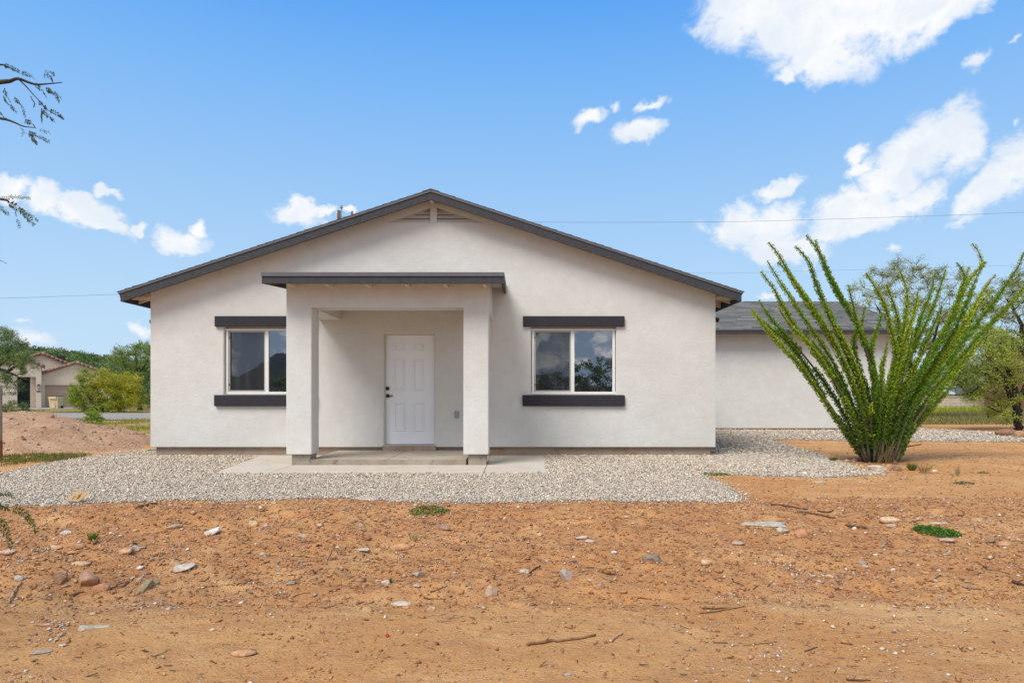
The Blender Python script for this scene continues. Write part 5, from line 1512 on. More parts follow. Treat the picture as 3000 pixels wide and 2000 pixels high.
rock('grey stone lying on the lower slope of the dirt pile', 137, 1308, 9, 6, (.50, .44, .40), 302)
rock('red-brown heap of earth at the foot of the black-trunked mesquite', 2962, 1268, 74, 22, (.20, .095, .05), 303, name='earth_mound', cat='earth mound', ang=.1)
rock('orange rounded boulder beyond the gravel strip at the right edge', 2992, 1272, 34, 22, (.40, .21, .11), 304)
for i, (px, py, w, c) in enumerate(((2800, 1258, 9, TAN), (2822, 1258, 8, (.5, .33, .2)), (2868, 1264, 13, CRM), (2890, 1266, 10, WHT), (2780, 1256, 7, GRY))):
    rock(['tan edging stone between gravel strip and grass, second from left', 'orange edging stone between gravel strip and grass, third from left', 'cream edging stone between gravel strip and grass, fourth from left',
          'white edging stone between gravel strip and grass, rightmost', 'grey edging stone between gravel strip and grass, leftmost'][i], px, py, w, w * .6, c, 310 + i, group='edging stones along the far gravel strip')

# ------------------------------------------------------------------ sticks and scraps
def stick(label, A, pts, thick, col, seed, name='stick', lift=.4):
    rr = random.Random(seed)
    gp_ = [G(*A(*q)) for q in pts]
    r0 = thick / 2.24 * gp_[0].y / F / 2
    pp = bez(gp_, 12 if len(pts) > 2 else 8)
    out = []; rad = []
    for i, p in enumerate(pp):
        t = i / (len(pp) - 1)
        q = p + Vector((rr.gauss(0, r0 * .35), rr.gauss(0, r0 * .5), 0))
        q.z = float(terr(q.x, q.y)) + r0 * (lift + .6)
        out.append(q); rad.append(r0 * (1.1 - .55 * t) * rr.uniform(.8, 1.2))
    # settle onto the ground along its length instead of following every crumb
    a, b_ = out[0].z, out[-1].z
    for i, q in enumerate(out): q.z = .5 * q.z + .5 * (a + (b_ - a) * i / (len(out) - 1))
    mb = MB(); mb.col = col; mb.tube(out, rad, 7)
    if len(out) > 8 and thick > 10:   # a snapped side shoot
        k = len(out) // 3; d = (out[k + 1] - out[k]).normalized()
        mb.tube([out[k], out[k] + (d * .6 + Vector((rr.uniform(-.3, .3), rr.uniform(-.5, .5), .5))) * r0 * 6], [rad[k] * .5, rad[k] * .25], 5)
    o = mb.part(name, M['dry_wood'], None, out[len(out) // 2] - Vector((0, 0, r0)))
    return tag(o, label, 'stick')
TANW, DRKW, GRYW, YELW = (.40, .27, .15), (.13, .075, .045), (.38, .31, .23), (.52, .33, .11)
STICKS = [
 (A7, [(1120, 650), (1135, 680), (1150, 705)], 14, TANW, 'short tan stick pointing at the camera above the large pale slab'),
 (A7, [(705, 960), (780, 935), (850, 905)], 15, (.22, .14, .08), 'brown stick on top of the stick pile beside the pink boulder'),
 (A7, [(780, 945), (840, 915), (900, 865)], 13, DRKW, 'dark stick crossing the stick pile, pointing up right'),
 (A7, [(50, 1050), (85, 995), (115, 945), (140, 905)], 16, (.46, .33, .21), 'pale curved root near the left edge'),
 (A7, [(1945, 738), (2010, 742), (2080, 741)], 11, YELW, 'straight yellow stick in the middle left of the dirt'),
 (A7, [(2140, 795), (2160, 745), (2190, 690)], 10, (.34, .21, .11), 'brown stick leaning away at the right end of the yellow stick'),
 (A7, [(640, 645), (720, 632), (805, 612)], 10, (.24, .17, .11), 'thin grey-brown stick right of the small spiky sprout'),
 (A7, [(1735, 998), (1810, 1004), (1880, 1004)], 6, DRKW, 'thin dark twig on smooth dirt left of centre'),
 (A7, [(1925, 1006), (1970, 985), (2030, 978)], 7, DRKW, 'thin dark forked twig just right of the other thin twig'),
 (A7, [(905, 425), (960, 412), (1035, 395)], 20, (.17, .10, .06), 'dark bark strip at the gravel edge left of the walkway'),
 (A7, [(2030, 455), (2080, 442), (2130, 440)], 9, TANW, 'short tan stick in the dirt left of the central weed patch'),
 (A7, [(460, 1000), (500, 985), (550, 975)], 18, (.30, .18, .10), 'curled brown bark piece below the pink boulder'),
 (A8, [(1215, 1325), (1350, 1302), (1480, 1292), (1670, 1262)], 22, (.26, .14, .065), 'longest bent brown branch lying alone in the foreground'),
 (A8, [(540, 1012), (610, 1018), (680, 1022)], 8, DRKW, 'thin dark stick left of the upright orange stone'),
 (A8, [(620, 755), (665, 770), (712, 786)], 9, TANW, 'pale tan stick above the grey leaning stone'),
 (A8, [(1150, 640), (1200, 632), (1252, 624)], 10, (.26, .15, .08), 'short brown stick in the middle of the yard'),
 (A8, [(1645, 840), (1720, 875), (1790, 905)], 12, (.36, .24, .15), 'grey-tan stick leaning over the right hollow'),
 (A8, [(1690, 838), (1740, 850), (1788, 858)], 28, (.36, .19, .08), 'thick splintered piece of orange wood behind the right hollow'),
 (A8, [(1140, 778), (1230, 776), (1310, 771)], 7, (.20, .12, .07), 'thin straight twig above the pale streaked stone'),
 (A8, [(585, 975), (640, 955), (695, 928)], 8, DRKW, 'thin crooked dark twig below the grey leaning stone'),
 (A8, [(1228, 856), (1265, 835), (1305, 803)], 12, (.035, .028, .025), 'black charred stick lying on the pale streaked stone'),
 (A8, [(1755, 1300), (1800, 1272), (1845, 1245)], 20, (.54, .34, .18), 'pale dusty root half buried right of the long branch'),
 (A9, [(580, 405), (700, 415), (820, 432)], 12, DRKW, 'topmost dark stick in the bundle of twigs right of the gravel point'),
 (A9, [(640, 428), (700, 440), (765, 456)], 15, (.34, .20, .10), 'thick lighter stick at the left of the bundle of twigs'),
 (A9, [(750, 452), (880, 468), (1005, 490)], 13, DRKW, 'long dark stick along the bottom of the bundle of twigs'),
 (A9, [(880, 440), (940, 455), (990, 440)], 10, DRKW, 'short crooked stick at the right end of the bundle of twigs'),
 (A9, [(1000, 470), (1100, 462), (1180, 465)], 7, (.32, .21, .12), 'thin stick trailing right from the bundle of twigs'),
 (A9, [(105, 1112), (230, 1100), (400, 1068)], 14, (.30, .18, .09), 'light brown stick over dark litter at the lower right of centre'),
 (A9, [(130, 1080), (220, 1085), (320, 1078)], 12, DRKW, 'dark stick just behind the light brown stick at lower right of centre'),
 (A9, [(395, 1325), (500, 1312), (620, 1300)], 13, (.34, .21, .10), 'straight tan stick in the lower right foreground'),
 (A9, [(1970, 808), (2050, 832), (2145, 856)], 9, DRKW, 'thin dark stick slanting down near the right edge'),
 (A9, [(2160, 914), (2200, 925), (2240, 934)], 22, (.13, .075, .045), 'thick dark stick cut by the right edge'),
 (A9, [(1840, 940), (1900, 952), (1962, 958)], 14, (.30, .24, .18), 'grey weathered stick at the right, below the thin dark stick'),
 (A9, [(1078, 540), (1140, 550), (1205, 556)], 16, DRKW, 'dark bark piece left of the big smooth tan stone'),
 (A9, [(1490, 525), (1530, 512), (1582, 494)], 11, (.28, .17, .09), 'brown stick behind the lush weed'),
 (A9, [(1300, 686), (1318, 665), (1342, 645)], 11, GRYW, 'short grey stick pointing away below the big smooth tan stone'),
 (A9, [(1680, 1320), (1740, 1330), (1800, 1341)], 6, (.24, .14, .08), 'fine twig alone in the lower right foreground'),
 (A9, [(800, 1362), (845, 1350), (886, 1333)], 9, DRKW, 'small dark twig between the tan stick and the bottom right pebbles'),
 (A9, [(1075, 1550), (1150, 1556), (1230, 1555)], 14, DRKW, 'dark bark stick at the very bottom edge of the picture'),
 (A9, [(630, 1226), (670, 1222), (720, 1214)], 9, (.38, .26, .15), 'short pale stick above the straight tan stick'),
 (A9, [(1280, 1332), (1330, 1322), (1375, 1318)], 7, DRKW, 'thin twig right of the ocotillo on bare dirt'),
]
for i, (A, q, th, c, lb) in enumerate(STICKS):
    if 'ocotillo' in lb: continue
    stick(lb, A, q, th, c, 500 + i)
stick('long thin black stick leaning out to the right of the ocotillo base', A14, [(1550, 612), (1680, 592), (1805, 572)], 7, (.04, .035, .035), 580)

def scraps():
    # cardboard: two bent leaves
    c = G(*A7(490, 395)) + Vector((0, 0, .022)); k = c.y / F / 2.24
    cb = MB()
    def q(x, y, z): return c + Vector(((x - 490) * k, (395 - y) * k * 1.2, z * 1.7))
    n = 6
    for (pts, ) in (([(430, 408, .0), (475, 345, .07), (497, 352, .075), (470, 410, .01)],), ([(478, 408, .01), (500, 352, .05), (560, 350, .055), (520, 405, .0)],), ([(475, 385, .02), (505, 372, .06), (510, 392, .03), (490, 402, .005)],)):
        p = [q(*a) for a in pts]
        for i in range(n):
            a0 = p[0].lerp(p[3], i / n); a1 = p[0].lerp(p[3], (i + 1) / n); b0 = p[1].lerp(p[2], i / n); b1 = p[1].lerp(p[2], (i + 1) / n)
            w0 = Vector((0, 0, .004 * (i % 2))); w1 = Vector((0, 0, .004 * ((i + 1) % 2)))
            cb.prism([a0 + w0, a1 + w1, b1 + w1, b0 + w0], (0, .003, .003))
    o = cb.part('cardboard_scrap', M['cardboard'], None, c); tag(o, 'torn folded piece of brown cardboard lying at the gravel edge on the left', 'cardboard')
    # sawn wood block
    c = G(*A7(912, 980)); k = c.y / F / 2.24
    w = MB(); w.col = (.30, .23, .12)
    w.prism([c + Vector(v) for v in ((-25 * k, 0, .012), (25 * k, 0, .012), (27 * k, 0, -.02), (-27 * k, 0, -.02))], (.008, .10, .05))
    o = w.part('wood_block', M['dry_wood'], None, c); tag(o, 'sawn greyish wood block sticking out of the stick pile', 'wood block')
    c = G(*A8(300, 1268)); k = c.y / F / 2.24
    r = MB()
    r.prism([c + Vector(v) for v in ((-12 * k, 0, .004), (8 * k, -.004, .004), (12 * k, .008, .008), (0, .016, .006), (-9 * k, .012, .009))], (0, .002, .006))
    o = r.part('red_scrap', M['red_scrap'], None, c); tag(o, 'tiny red scrap on the smooth foreground dirt', 'scrap')
    # black edging strip by the pile
    e = MB()
    pts = [G(172, 1268), G(190, 1276), G(212, 1284), G(238, 1293)]
    pp = bez(pts, 10)
    for a, b2 in zip(pp, pp[1:]):
        e.prism([a + Vector((0, 0, -.02)), b2 + Vector((0, 0, -.02)), b2 + Vector((0, .02, .05)), a + Vector((0, .02, .07))], (0, .03, 0))
    o = e.part('edging_strip', M['plastic_black'], None, pts[1]); tag(o, 'black plastic strip half buried at the foot of the dirt pile', 'plastic strip')
scraps()

# ------------------------------------------------------------------ dirt pile
def build_pile():
    c = Vector((-11.4, 15.2, 0))
    n, m = 150, 120
    xs = np.linspace(-17.5, -7.6, n); ys = np.linspace(12.3, 19, m)
    X, Y = np.meshgrid(xs, ys)
    # crest line survey: px -> height at depth 15
    def bump(cx, cy, rx, ry, h): 
        d = np.sqrt(((X - cx) / rx) ** 2 + ((Y - cy) / ry) ** 2); return h * np.clip(1 - d, 0, 1) ** .95
    H = np.maximum.reduce([bump(-11.1, 15.4, 3.0, 2.8, .80), bump(-12.2, 15.2, 3.6, 2.7, .86), bump(-14, 15.4, 3.2, 2.8, .9), bump(-9.3, 14.2, 1.7, 1.3, .22)])
    H = H * .97
    nz = fbm(X * 1.6, Y * 1.6, 111, 5, .55)
    m_ = ss(0, .25, H)
    Z = H + m_ * (.22 * nz + .05 * fbm(X * 8, Y * 8, 117, 3)) - .05 * (1 - ss(0, .08, H)) + terr(X, Y)
    V = np.stack([X, Y, Z], -1).reshape(-1, 3)
    i = (np.arange(m - 1)[:, None] * n + np.arange(n - 1)[None]).ravel()
    root = thing('dirt_pile', 'large heap of pinkish crumbly earth at the left of the yard', 'dirt pile', (-11.4, 15.2, 0))
    link('heap', np_mesh('heap', V, np.stack([i, i + 1, i + n + 1, i + n], -1), None, True), M['pile'], root)
    rng = np.random.default_rng(44); k = 2200
    x = rng.uniform(-15, -7.9, k); y = rng.uniform(12.5, 16.4, k)
    ix = np.clip(((x + 17.5) / 9.9 * (n - 1)).round().astype(int), 0, n - 1); iy = np.clip(((y - 12.3) / 6.7 * (m - 1)).round().astype(int), 0, m - 1)
    keep = (H[iy, ix] > .04); x, y, ix, iy = x[keep], y[keep], ix[keep], iy[keep]
    sz = .0105 * rng.lognormal(0, .6, len(x)); z = Z[iy, ix] + sz * .3
    v, f, c_ = scatter(ICO1, np.stack([x, y, z], -1), sz, pal(len(x), [(.46, .30, .22), (.36, .20, .13), (.56, .45, .38), (.30, .15, .09)], [4, 3, 1.3, 1.5], .15, rng), (.5, .9), rng)
    o = link('clods', np_mesh('clods', v, f, c_), M['pebble'], root); o['kind'] = 'stuff'
build_pile()

# ------------------------------------------------------------------ left background
def build_road():
    mb = MB()
    def sheet(name, pts, z, mt):
        m = MB()
        for (a, b_) in zip(pts, pts[1:]):
            m._add([(a[0], a[1], z), (b_[0], b_[1], z), (b_[0], b_[2], z), (a[0], a[2], z)], [(0, 1, 2, 3)])
        return tag(m.part(name, mt), kind='structure')
    sheet('gravel_road', [(-60, 33.5, 47), (-34, 32.6, 44.6), (-28, 32.0, 43.6), (-22, 31.4, 43), (-10, 30.6, 42.4)], .03, M['road'])
    sheet('driveway', [(-55, 52.5, 66), (-42, 52.5, 66), (-38, 55, 66), (-34, 58.5, 66), (-30, 58.5, 66)], .034, M['road'])
build_road()

def tiles_rake(mb, x0, z0, x1, z1, y, depth, r=.13):
    """barrel tiles along a rake edge plus the roof slope behind it"""
    n = max(3, int(math.hypot(x1 - x0, z1 - z0) / .42)); rr = random.Random(int(abs(x0 * 100)))
    for i in range(n):
        a, b_ = i / n, (i + 1.12) / n; b_ = min(b_, 1)
        k = rr.choice(((.26, .15, .105), (.20, .135, .105), (.32, .20, .14), (.17, .14, .12), (.29, .155, .10)))
        mb.col = k
        p = Vector((x0 + (x1 - x0) * a, y, z0 + (z1 - z0) * a)); q = Vector((x0 + (x1 - x0) * b_, y, z0 + (z1 - z0) * b_))
        mb.tube([p, q], [r * 1.06, r * .9], 9)
    mb.col = (.28, .16, .11)
    for j in range(int(depth / .3)):
        yy = y + .2 + j * .3
        mb.tube([(x0, yy, z0 + .04), (x1, yy, z1 + .04)], [.13, .13], 6)

def build_far_house():
    YG = 66.0; k = YG / F
    root = thing('tiled_roof_house', 'tan stucco house with clay tile roof, house number 1801 and a garage, far left', 'house', (-43, YG, 0))
    def X(px, Y=YG): return (px - VX) * YG / F
    def Z(py, Y=YG): return CAMZ + (VY - py) * YG / F
    w = MB()
    # garage block: wall around the door opening
    xa, xb = X(121), X(326); xd0, xd1 = X(133), X(283); zd = Z(1128)
    zl = Z(1094); zt = Z(1064); xm = X(223); zr = Z(1094)
    w._add([(xa, YG, 0), (xd0, YG, 0), (xd0, YG, zd), (xd1, YG, zd), (xd1, YG, 0), (xb, YG, 0), (xb, YG, zr), (xm, YG, zt), (xa, YG, zl)], [(0, 1, 2, 8), (2, 3, 6, 7, 8), (3, 4, 5, 6)])
    w.quad((xd0, YG, 0), (xd0, YG + .3, 0), (xd0, YG + .3, zd), (xd0, YG, zd)); w.quad((xd0, YG, zd), (xd1, YG, zd), (xd1, YG + .3, zd), (xd0, YG + .3, zd)); w.quad((xd1, YG, 0), (xd1, YG + .3, 0), (xd1, YG + .3, zd), (xd1, YG, zd))
    w.quad((xb, YG, 0), (xb, YG + 9, 0), (xb, YG + 9, zr), (xb, YG, zr)); w.quad((xa, YG, 0), (xa, YG + 9, 0), (xa, YG + 9, zl), (xa, YG, zl))
    # entry block nearer, with a deep opening
    YE = 64.8
    e0, e1 = X(-60, YE), X(124, YE); o0, o1 = X(58, YE), X(109, YE); oz = Z(1106, YE)
    ezr = Z(1082, YE); ezt = Z(1050, YE); exm = X(60, YE)
    w._add([(e0, YE, 0), (o0, YE, 0), (o0, YE, oz), (o1, YE, oz), (o1, YE, 0), (e1, YE, 0), (e1, YE, ezr), (exm, YE, ezt), (e0, YE, ezr)], [(0, 1, 2, 8), (2, 3, 6, 7, 8), (3, 4, 5, 6)])
    w.quad((o1, YE, 0), (o1, YE + 2.2, 0), (o1, YE + 2.2, oz), (o1, YE, oz)); w.quad((o0, YE, 0), (o0, YE + 2.2, 0), (o0, YE + 2.2, oz), (o0, YE, oz)); w.quad((o0, YE, oz), (o1, YE, oz), (o1, YE + 2.2, oz), (o0, YE + 2.2, oz))
    w.quad((e1, YE, 0), (e1, YE + 3, 0), (e1, YE + 3, ezr), (e1, YE, ezr))
    # main gable behind
    YM = 71.0
    m0, m1, mm = X(20, YM), X(216, YM), X(118, YM); mz = Z(1033, YM); me_ = Z(1066, YM)
    w._add([(m0, YM, 0), (m1, YM, 0), (m1, YM, me_), (mm, YM, mz), (m0, YM, me_)], [(0, 1, 2, 3, 4)])
    xg = X(93, YE); w.quad((xg, YE + .35, 0), (o1, YE + .5, 0), (o1, YE + .5, oz), (xg, YE + .35, oz)); w.quad((xg, YE + .35, 0), (xg, YE + .8, 0), (xg, YE + .8, oz), (xg, YE + .35, oz))
    w.part('wall', M['stucco_tan'], root)
    rf = MB(); rf.col = (.3, .17, .11)
    tiles_rake(rf, X(121), Z(1095), X(223), Z(1061), YG - .2, 6); tiles_rake(rf, X(326), Z(1095), X(223), Z(1061), YG - .2, 6)
    tiles_rake(rf, X(131, YE), Z(1076, YE), X(60, YE), Z(1047, YE), YE - .2, 4); tiles_rake(rf, X(-66, YE), Z(1086, YE), X(60, YE), Z(1047, YE), YE - .2, 4)
    tiles_rake(rf, X(212, YM), Z(1064, YM), X(118, YM), Z(1029, YM), YM - .2, 7); tiles_rake(rf, X(16, YM), Z(1066, YM), X(118, YM), Z(1029, YM), YM - .2, 7)
    rf.part('roof', M['tile'], root)
    g = MB(); g.box(xd0 + .002, xd1 - .002, YG + .22, YG + .28, .02, zd - .002)
    for r_ in range(5):
        z0 = .05 + r_ * (zd - .05) / 5
        for c_ in range(8):
            x0 = xd0 + .06 + c_ * (xd1 - xd0 - .06) / 8
            g.box(x0 + .03, x0 + (xd1 - xd0) / 8 - .06, YG + .195, YG + .222, z0 + .06, z0 + (zd - .05) / 5 - .05)
    g.part('garage_door', M['garage_door'], root)
    gt = MB(); x1 = X(93, YE)
    gt.box(o0 + .02, x1, YE + .5, YE + .54, .05, oz - .02)
    for i in range(10):
        xx = o0 + .1 + i * (x1 - o0 - .15) / 10
        gt.tube([(xx, YE + .42, .1), (xx, YE + .42, oz - .25)], .025, 6)
    gt.box(o0 + .04, x1, YE + .38, YE + .46, .1, .75); gt.box(o0 + .04, x1, YE + .38, YE + .46, oz - .3, oz - .2)
    gt.part('gate', M['iron'], root)
    for px in (117, 52):
        lx = X(px, YE); z = Z(1133, YE)
        lm = MB(); lm.box(lx - .09, lx + .09, YE - .04, YE - .002, z - .02, z + .2); lm.prism([(lx - .16, YE - .26, z + .12), (lx + .16, YE - .26, z + .12), (lx + .09, YE - .26, z + .2), (lx - .09, YE - .26, z + .2)], (0, .22, 0)); lm.box(lx - .12, lx + .12, YE - .24, YE - .05, z - .24, z - .2)
        for dx in (-.11, .09): lm.box(lx + dx, lx + dx + .02, YE - .24, YE - .22, z - .2, z + .12)
        l_ = lm.part('wall_lamp', M['black'], root)
        gl = MB(); gl.box(lx - .08, lx + .08, YE - .2, YE - .08, z - .19, z + .11); gl.part('lamp_glass', M['lamp_glass'], l_)
    cu = bpy.data.curves.new('house_number', 'FONT'); cu.body = '1801'; cu.size = .26; cu.extrude = .012; cu.align_x = 'CENTER'; cu.align_y = 'CENTER'
    to = bpy.data.objects.new('tmp', cu); COL.objects.link(to)
    bpy.context.view_layer.update()
    me = bpy.data.meshes.new_from_object(to.evaluated_get(bpy.context.evaluated_depsgraph_get()))
    bpy.data.objects.remove(to)
    me.transform(Matrix.Translation((X(117, YE), YE - .014, Z(1147, YE))) @ Matrix.Rotation(R(90), 4, 'X'))
    me.name = 'house_number'
    link('house_number', me, M['black'], root)
    a = math.atan2(43, YG); root.rotation_euler = (0, 0, a)
    root.scale = (1 / (math.cos(a) + math.sin(a) * 43 / YG), 1, 1)
build_far_house()

def build_bin():
    Y = 60.0; c = GG(164, Y); k = Y / F
    root = thing('trash_cart', 'tan wheeled trash cart with dark lid before the neighbour garage', 'trash cart', c)
    b = MB(); h = 1.08; z = c.z
    def ring(w, d, zz): return [(c.x - w, c.y - d, zz), (c.x + w, c.y - d, zz), (c.x + w, c.y + d, zz), (c.x - w, c.y + d, zz)]
    r0, r1, r2 = ring(.33, .30, z + .03), ring(.40, .38, z + .85), ring(.45, .42, z + h)
    vs = r0 + r1 + r2; fs = [(3, 2, 1, 0)]
    for i in range(2):
        for j in range(4): fs.append((i * 4 + j, i * 4 + (j + 1) % 4, i * 4 + 4 + (j + 1) % 4, i * 4 + 4 + j))
    b._add(vs, fs)
    b.box(c.x - .30, c.x + .30, c.y - .47, c.y - .38, z + .86, z + 1.07)     # lifting band
    b.prism([(c.x - .17, c.y - .34, z + .06), (c.x + .17, c.y - .34, z + .06), (c.x + .12, c.y - .37, z + .58), (c.x - .10, c.y - .37, z + .58)], (0, -.02, 0))
    b.part('body', M['bin_tan'], root)
    l = MB(); l.box(c.x - .47, c.x + .47, c.y - .46, c.y + .44, z + h + .002, z + h + .06, .02); l.part('lid', M['bin_dark'], root)
    for sx in (-1, 1):
        w = MB(); w.lathe((c.x + sx * .40, c.y + .22, z + .13), [(.001, -.04), (.13, -.04), (.13, .04), (.001, .04)], 16, 'x'); w.part('wheel', M['rubber'], root)
build_bin()

def build_hills():
    def ridge(name, Y0, depth, x0, x1, prof, seed, mt, nx=220, ny=26, amp=1.0):
        xs = np.linspace(x0, x1, nx); t = np.linspace(0, 1, ny)
        X, T = np.meshgrid(xs, t)
        hz = np.interp(X, [p[0] for p in prof], [p[1] for p in prof])
        Y = Y0 + T * depth
        Z = hz * np.sin(np.clip(T * 1.25, 0, 1) * math.pi / 2) * (1 + 0 * T) + amp * fbm(X * .03, T * 4, seed, 5) * ss(0, .5, T)
        Z[0] = -2
        V = np.stack([X, Y, Z], -1).reshape(-1, 3)
        i = (np.arange(ny - 1)[:, None] * nx + np.arange(nx - 1)[None]).ravel()
        o = link(name, np_mesh(name, V, np.stack([i, i + 1, i + nx + 1, i + nx], -1), None, True), mt); tag(o, kind='structure')
        return X, Y, Z
    # scrub hill behind the neighbour's house
    X, Y, Z = ridge('hill', 95, 90, -190, 40, [(-190, 14), (-125, 11.6), (-112, 11.4), (-100, 9.6), (-90, 8.6), (-60, 6), (-20, 3), (40, 1)], 3, M['hill'], amp=1.5)
    rng = np.random.default_rng(8); rr = random.Random(8)
    cen, dirs, col, sz = [], [], [], []
    nx = X.shape[1]; ny = X.shape[0]
    for i in range(900):
        px = rr.uniform(-60, 520); t = rr.uniform(.02, .86) ** .9; Yc = 95 + 90 * t; xc = (px - VX) * Yc / F
        j = int(np.argmin(np.abs(X[0] - xc))); q = min(ny - 1, int(round(t * (ny - 1))))
        zc = Z[q, j]; r = rr.uniform(.7, 1.8); n = int(60 * r)
        p = rng.normal(0, 1, (n, 3)); p /= np.linalg.norm(p, axis=1, keepdims=True); p *= r * (rng.uniform(0, 1, (n, 1)) ** .4); p[:, 2] = np.abs(p[:, 2]) * .85
        cen.append(p + [xc, Yc, zc]); dirs.append(rng.normal(0, 1, (n, 3)))
        base = np.array(rr.choice(((.060, .100, .022), (.085, .115, .030), (.045, .075, .022), (.10, .12, .045))))
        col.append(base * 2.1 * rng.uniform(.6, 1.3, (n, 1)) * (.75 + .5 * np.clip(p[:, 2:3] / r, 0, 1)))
    cen = np.concatenate(cen); n = len(cen)
    V, Fq = leaf_arrays(cen, np.concatenate(dirs), rng.uniform(.25, .55, n), rng.uniform(.15, .35, n), rng)
    o = link('hillside_scrub', np_mesh('hillside_scrub', V, Fq, np.repeat(np.concatenate(col), 4, 0)), M['leaf'])
    tag(o, 'dense green scrub covering the hill behind the tiled-roof house', 'scrub', kind='stuff')
    # mountains on the far side, seen only in the window glass
    rngm = np.random.default_rng(2)
    D = -900
    def prof(fn): 
        xs = np.linspace(-900, 900, 160); return [(x, fn(x)) for x in xs]
    def h1(x):
        a = 1.1 + 900 * (.054 + .012 * math.sin(x * .021) + .010 * math.sin(x * .057 + 1) + .006 * float(fbm(np.array(x * .05), np.array(3.), 9, 4)) * 2)
        f = float(ss(-120, -300, x))
        return a * f + 14 * (1 - f) + 5 * float(fbm(np.array(x * .02), np.array(1.), 4, 4))
    xs = np.linspace(-1000, 1000, 400); hs = np.array([h1(x) for x in xs])
    V = np.concatenate([np.stack([xs, np.full(400, D + 120.), np.full(400, -3.)], -1), np.stack([xs, np.full(400, D * 1.0), hs], -1)])
    i = np.arange(399)
    o = link('mountain', np_mesh('mountain', V, np.stack([i, i + 1, i + 401, i + 400], -1)), M['mountain']); tag(o, kind='structure')
build_hills()

def build_poles():
    # main utility pole behind the house
    Y = 30.0
    c = Vector(((993 - VX) * Y / F, Y, 0))
    root = thing('utility_pole', 'brown wooden utility pole top with metal conduit rising behind the roof', 'utility pole', c)
    zt = CAMZ + (VY - 617) * Y / F
    p = MB(); p.tube([c, c + Vector((0, 0, zt))], [.15, .075], 12); p.part('pole', M['pole_wood'], root)
    xx = (1001.5 - VX) * Y / F; za = CAMZ + (VY - 611) * Y / F
    p = MB(); p.tube([(xx, Y - .06, 3), (xx, Y - .06, za)], .018, 8); p.part('conduit', M['metal_grey'], root)
    p = MB(); p.lathe((xx, Y - .06, za - .01), [(.001, 0), (.055, 0), (.085, .03), (.05, .055), (.012, .065), (.012, .085), (.05, .085), (.055, .105), (.03, .125), (.001, .13)], 14); p.part('cap', M['metal_grey'], root)
    zb = CAMZ + (VY - 625) * Y / F
    p = MB(); p.lathe((c.x - .085, Y - .02, zb), [(.001, -.045), (.03, -.04), (.05, -.01), (.05, .01), (.03, .04), (.001, .045)], 12, 'x'); p.part('insulator', M['white_frame'], root)
    # second one, only its tip over the roof line
    Y2 = 34.0; c2 = Vector(((1031 - VX) * Y2 / F, Y2, 0)); z2 = CAMZ + (VY - 619) * Y2 / F
    r2 = thing('utility_pole', 'reddish-brown pole tip barely showing above the left roof slope', 'utility pole', c2)
    p = MB(); p.tube([c2, c2 + Vector((0, 0, z2 - .03)), c2 + Vector((0, 0, z2))], [.12, .05, .03], 10); p.part('pole', M['rust'], r2)
    p = MB(); p.tube([c2 + Vector((.02, -.06, z2 - .03)), c2 + Vector((.09, -.07, z2 - .02))], .02, 6); p.part('bracket', M['metal_grey'], r2)
    for i, (q, lb) in enumerate(((((985, 634), (1300, 648), (1594, 651), (2100, 650), (2500, 640), (3000, 622), (3500, 596)), 'thin overhead wire running right across the clouds from the roof'),
                                 (((985, 836), (700, 851), (347, 862), (0, 874), (-500, 890)), 'thin overhead wire running left from the lower left roof corner'),
                                 (((1005, 700), (1500, 780), (2000, 800), (2400, 793), (3000, 776), (3500, 755)), 'faint lower wire crossing the sky above the mesquites'))):
        w = MB(); pts = bez([P(a, b_, Y - .1) for a, b_ in q], 40); w.tube(pts, [.0055 if i < 2 else .003] * len(pts), 5)
        o = w.part('overhead_wire', M['wire'], None, pts[len(pts) // 2]); tag(o, lb, 'wire')
    # far hilltop poles and slatted fence
    for px, pt, pb, lb in ((189.5, 1019, 1046, 'taller thin pole on the far hilltop'), (222.3, 1032, 1048, 'shorter thin pole on the far hilltop')):
        Yp = 168; a = P(px, pb + 10, Yp); b_ = P(px, pt, Yp)
        m = MB(); m.tube([a, b_], [.09, .07], 8); o = m.part('hilltop_pole', M['post_grey'], None, a); tag(o, lb, 'pole')
    Yf = 130; f = thing('slatted_fence', 'dark slatted fence section on the hill above the tile roof', 'fence', P(180, 1056, Yf))
    m = MB(); a = P(166, 1056, Yf); b_ = P(193, 1043, Yf)
    for i in range(9):
        x = a.x + (b_.x - a.x) * i / 9; m.box(x, x + .12, Yf - .1, Yf, a.z, b_.z)
    m.part('slats', M['black'], f)
    m = MB(); m.box(a.x, b_.x, Yf + .002, Yf + .06, a.z + .1, a.z + .25); m.box(a.x, b_.x, Yf + .002, Yf + .06, b_.z - .25, b_.z - .1); m.part('rail', M['bark_black'], f)
    # rusty post at the left edge
    c = G(-3, 1347); zt = CAMZ + (VY - 1129) * c.y / F
    pr = thing('steel_post', 'upright post with grey shaft and rusty foot cut by the left edge', 'post', c)
    m = MB(); m.box(c.x - .02, c.x + .042, c.y - .03, c.y + .03, c.z - .05, c.z + .34); m.part('foot', M['rust'], pr)
    m = MB(); m.box(c.x - .022, c.x + .040, c.y - .028, c.y + .028, c.z + .341, zt); m.part('shaft', M['post_grey'], pr)
build_poles()

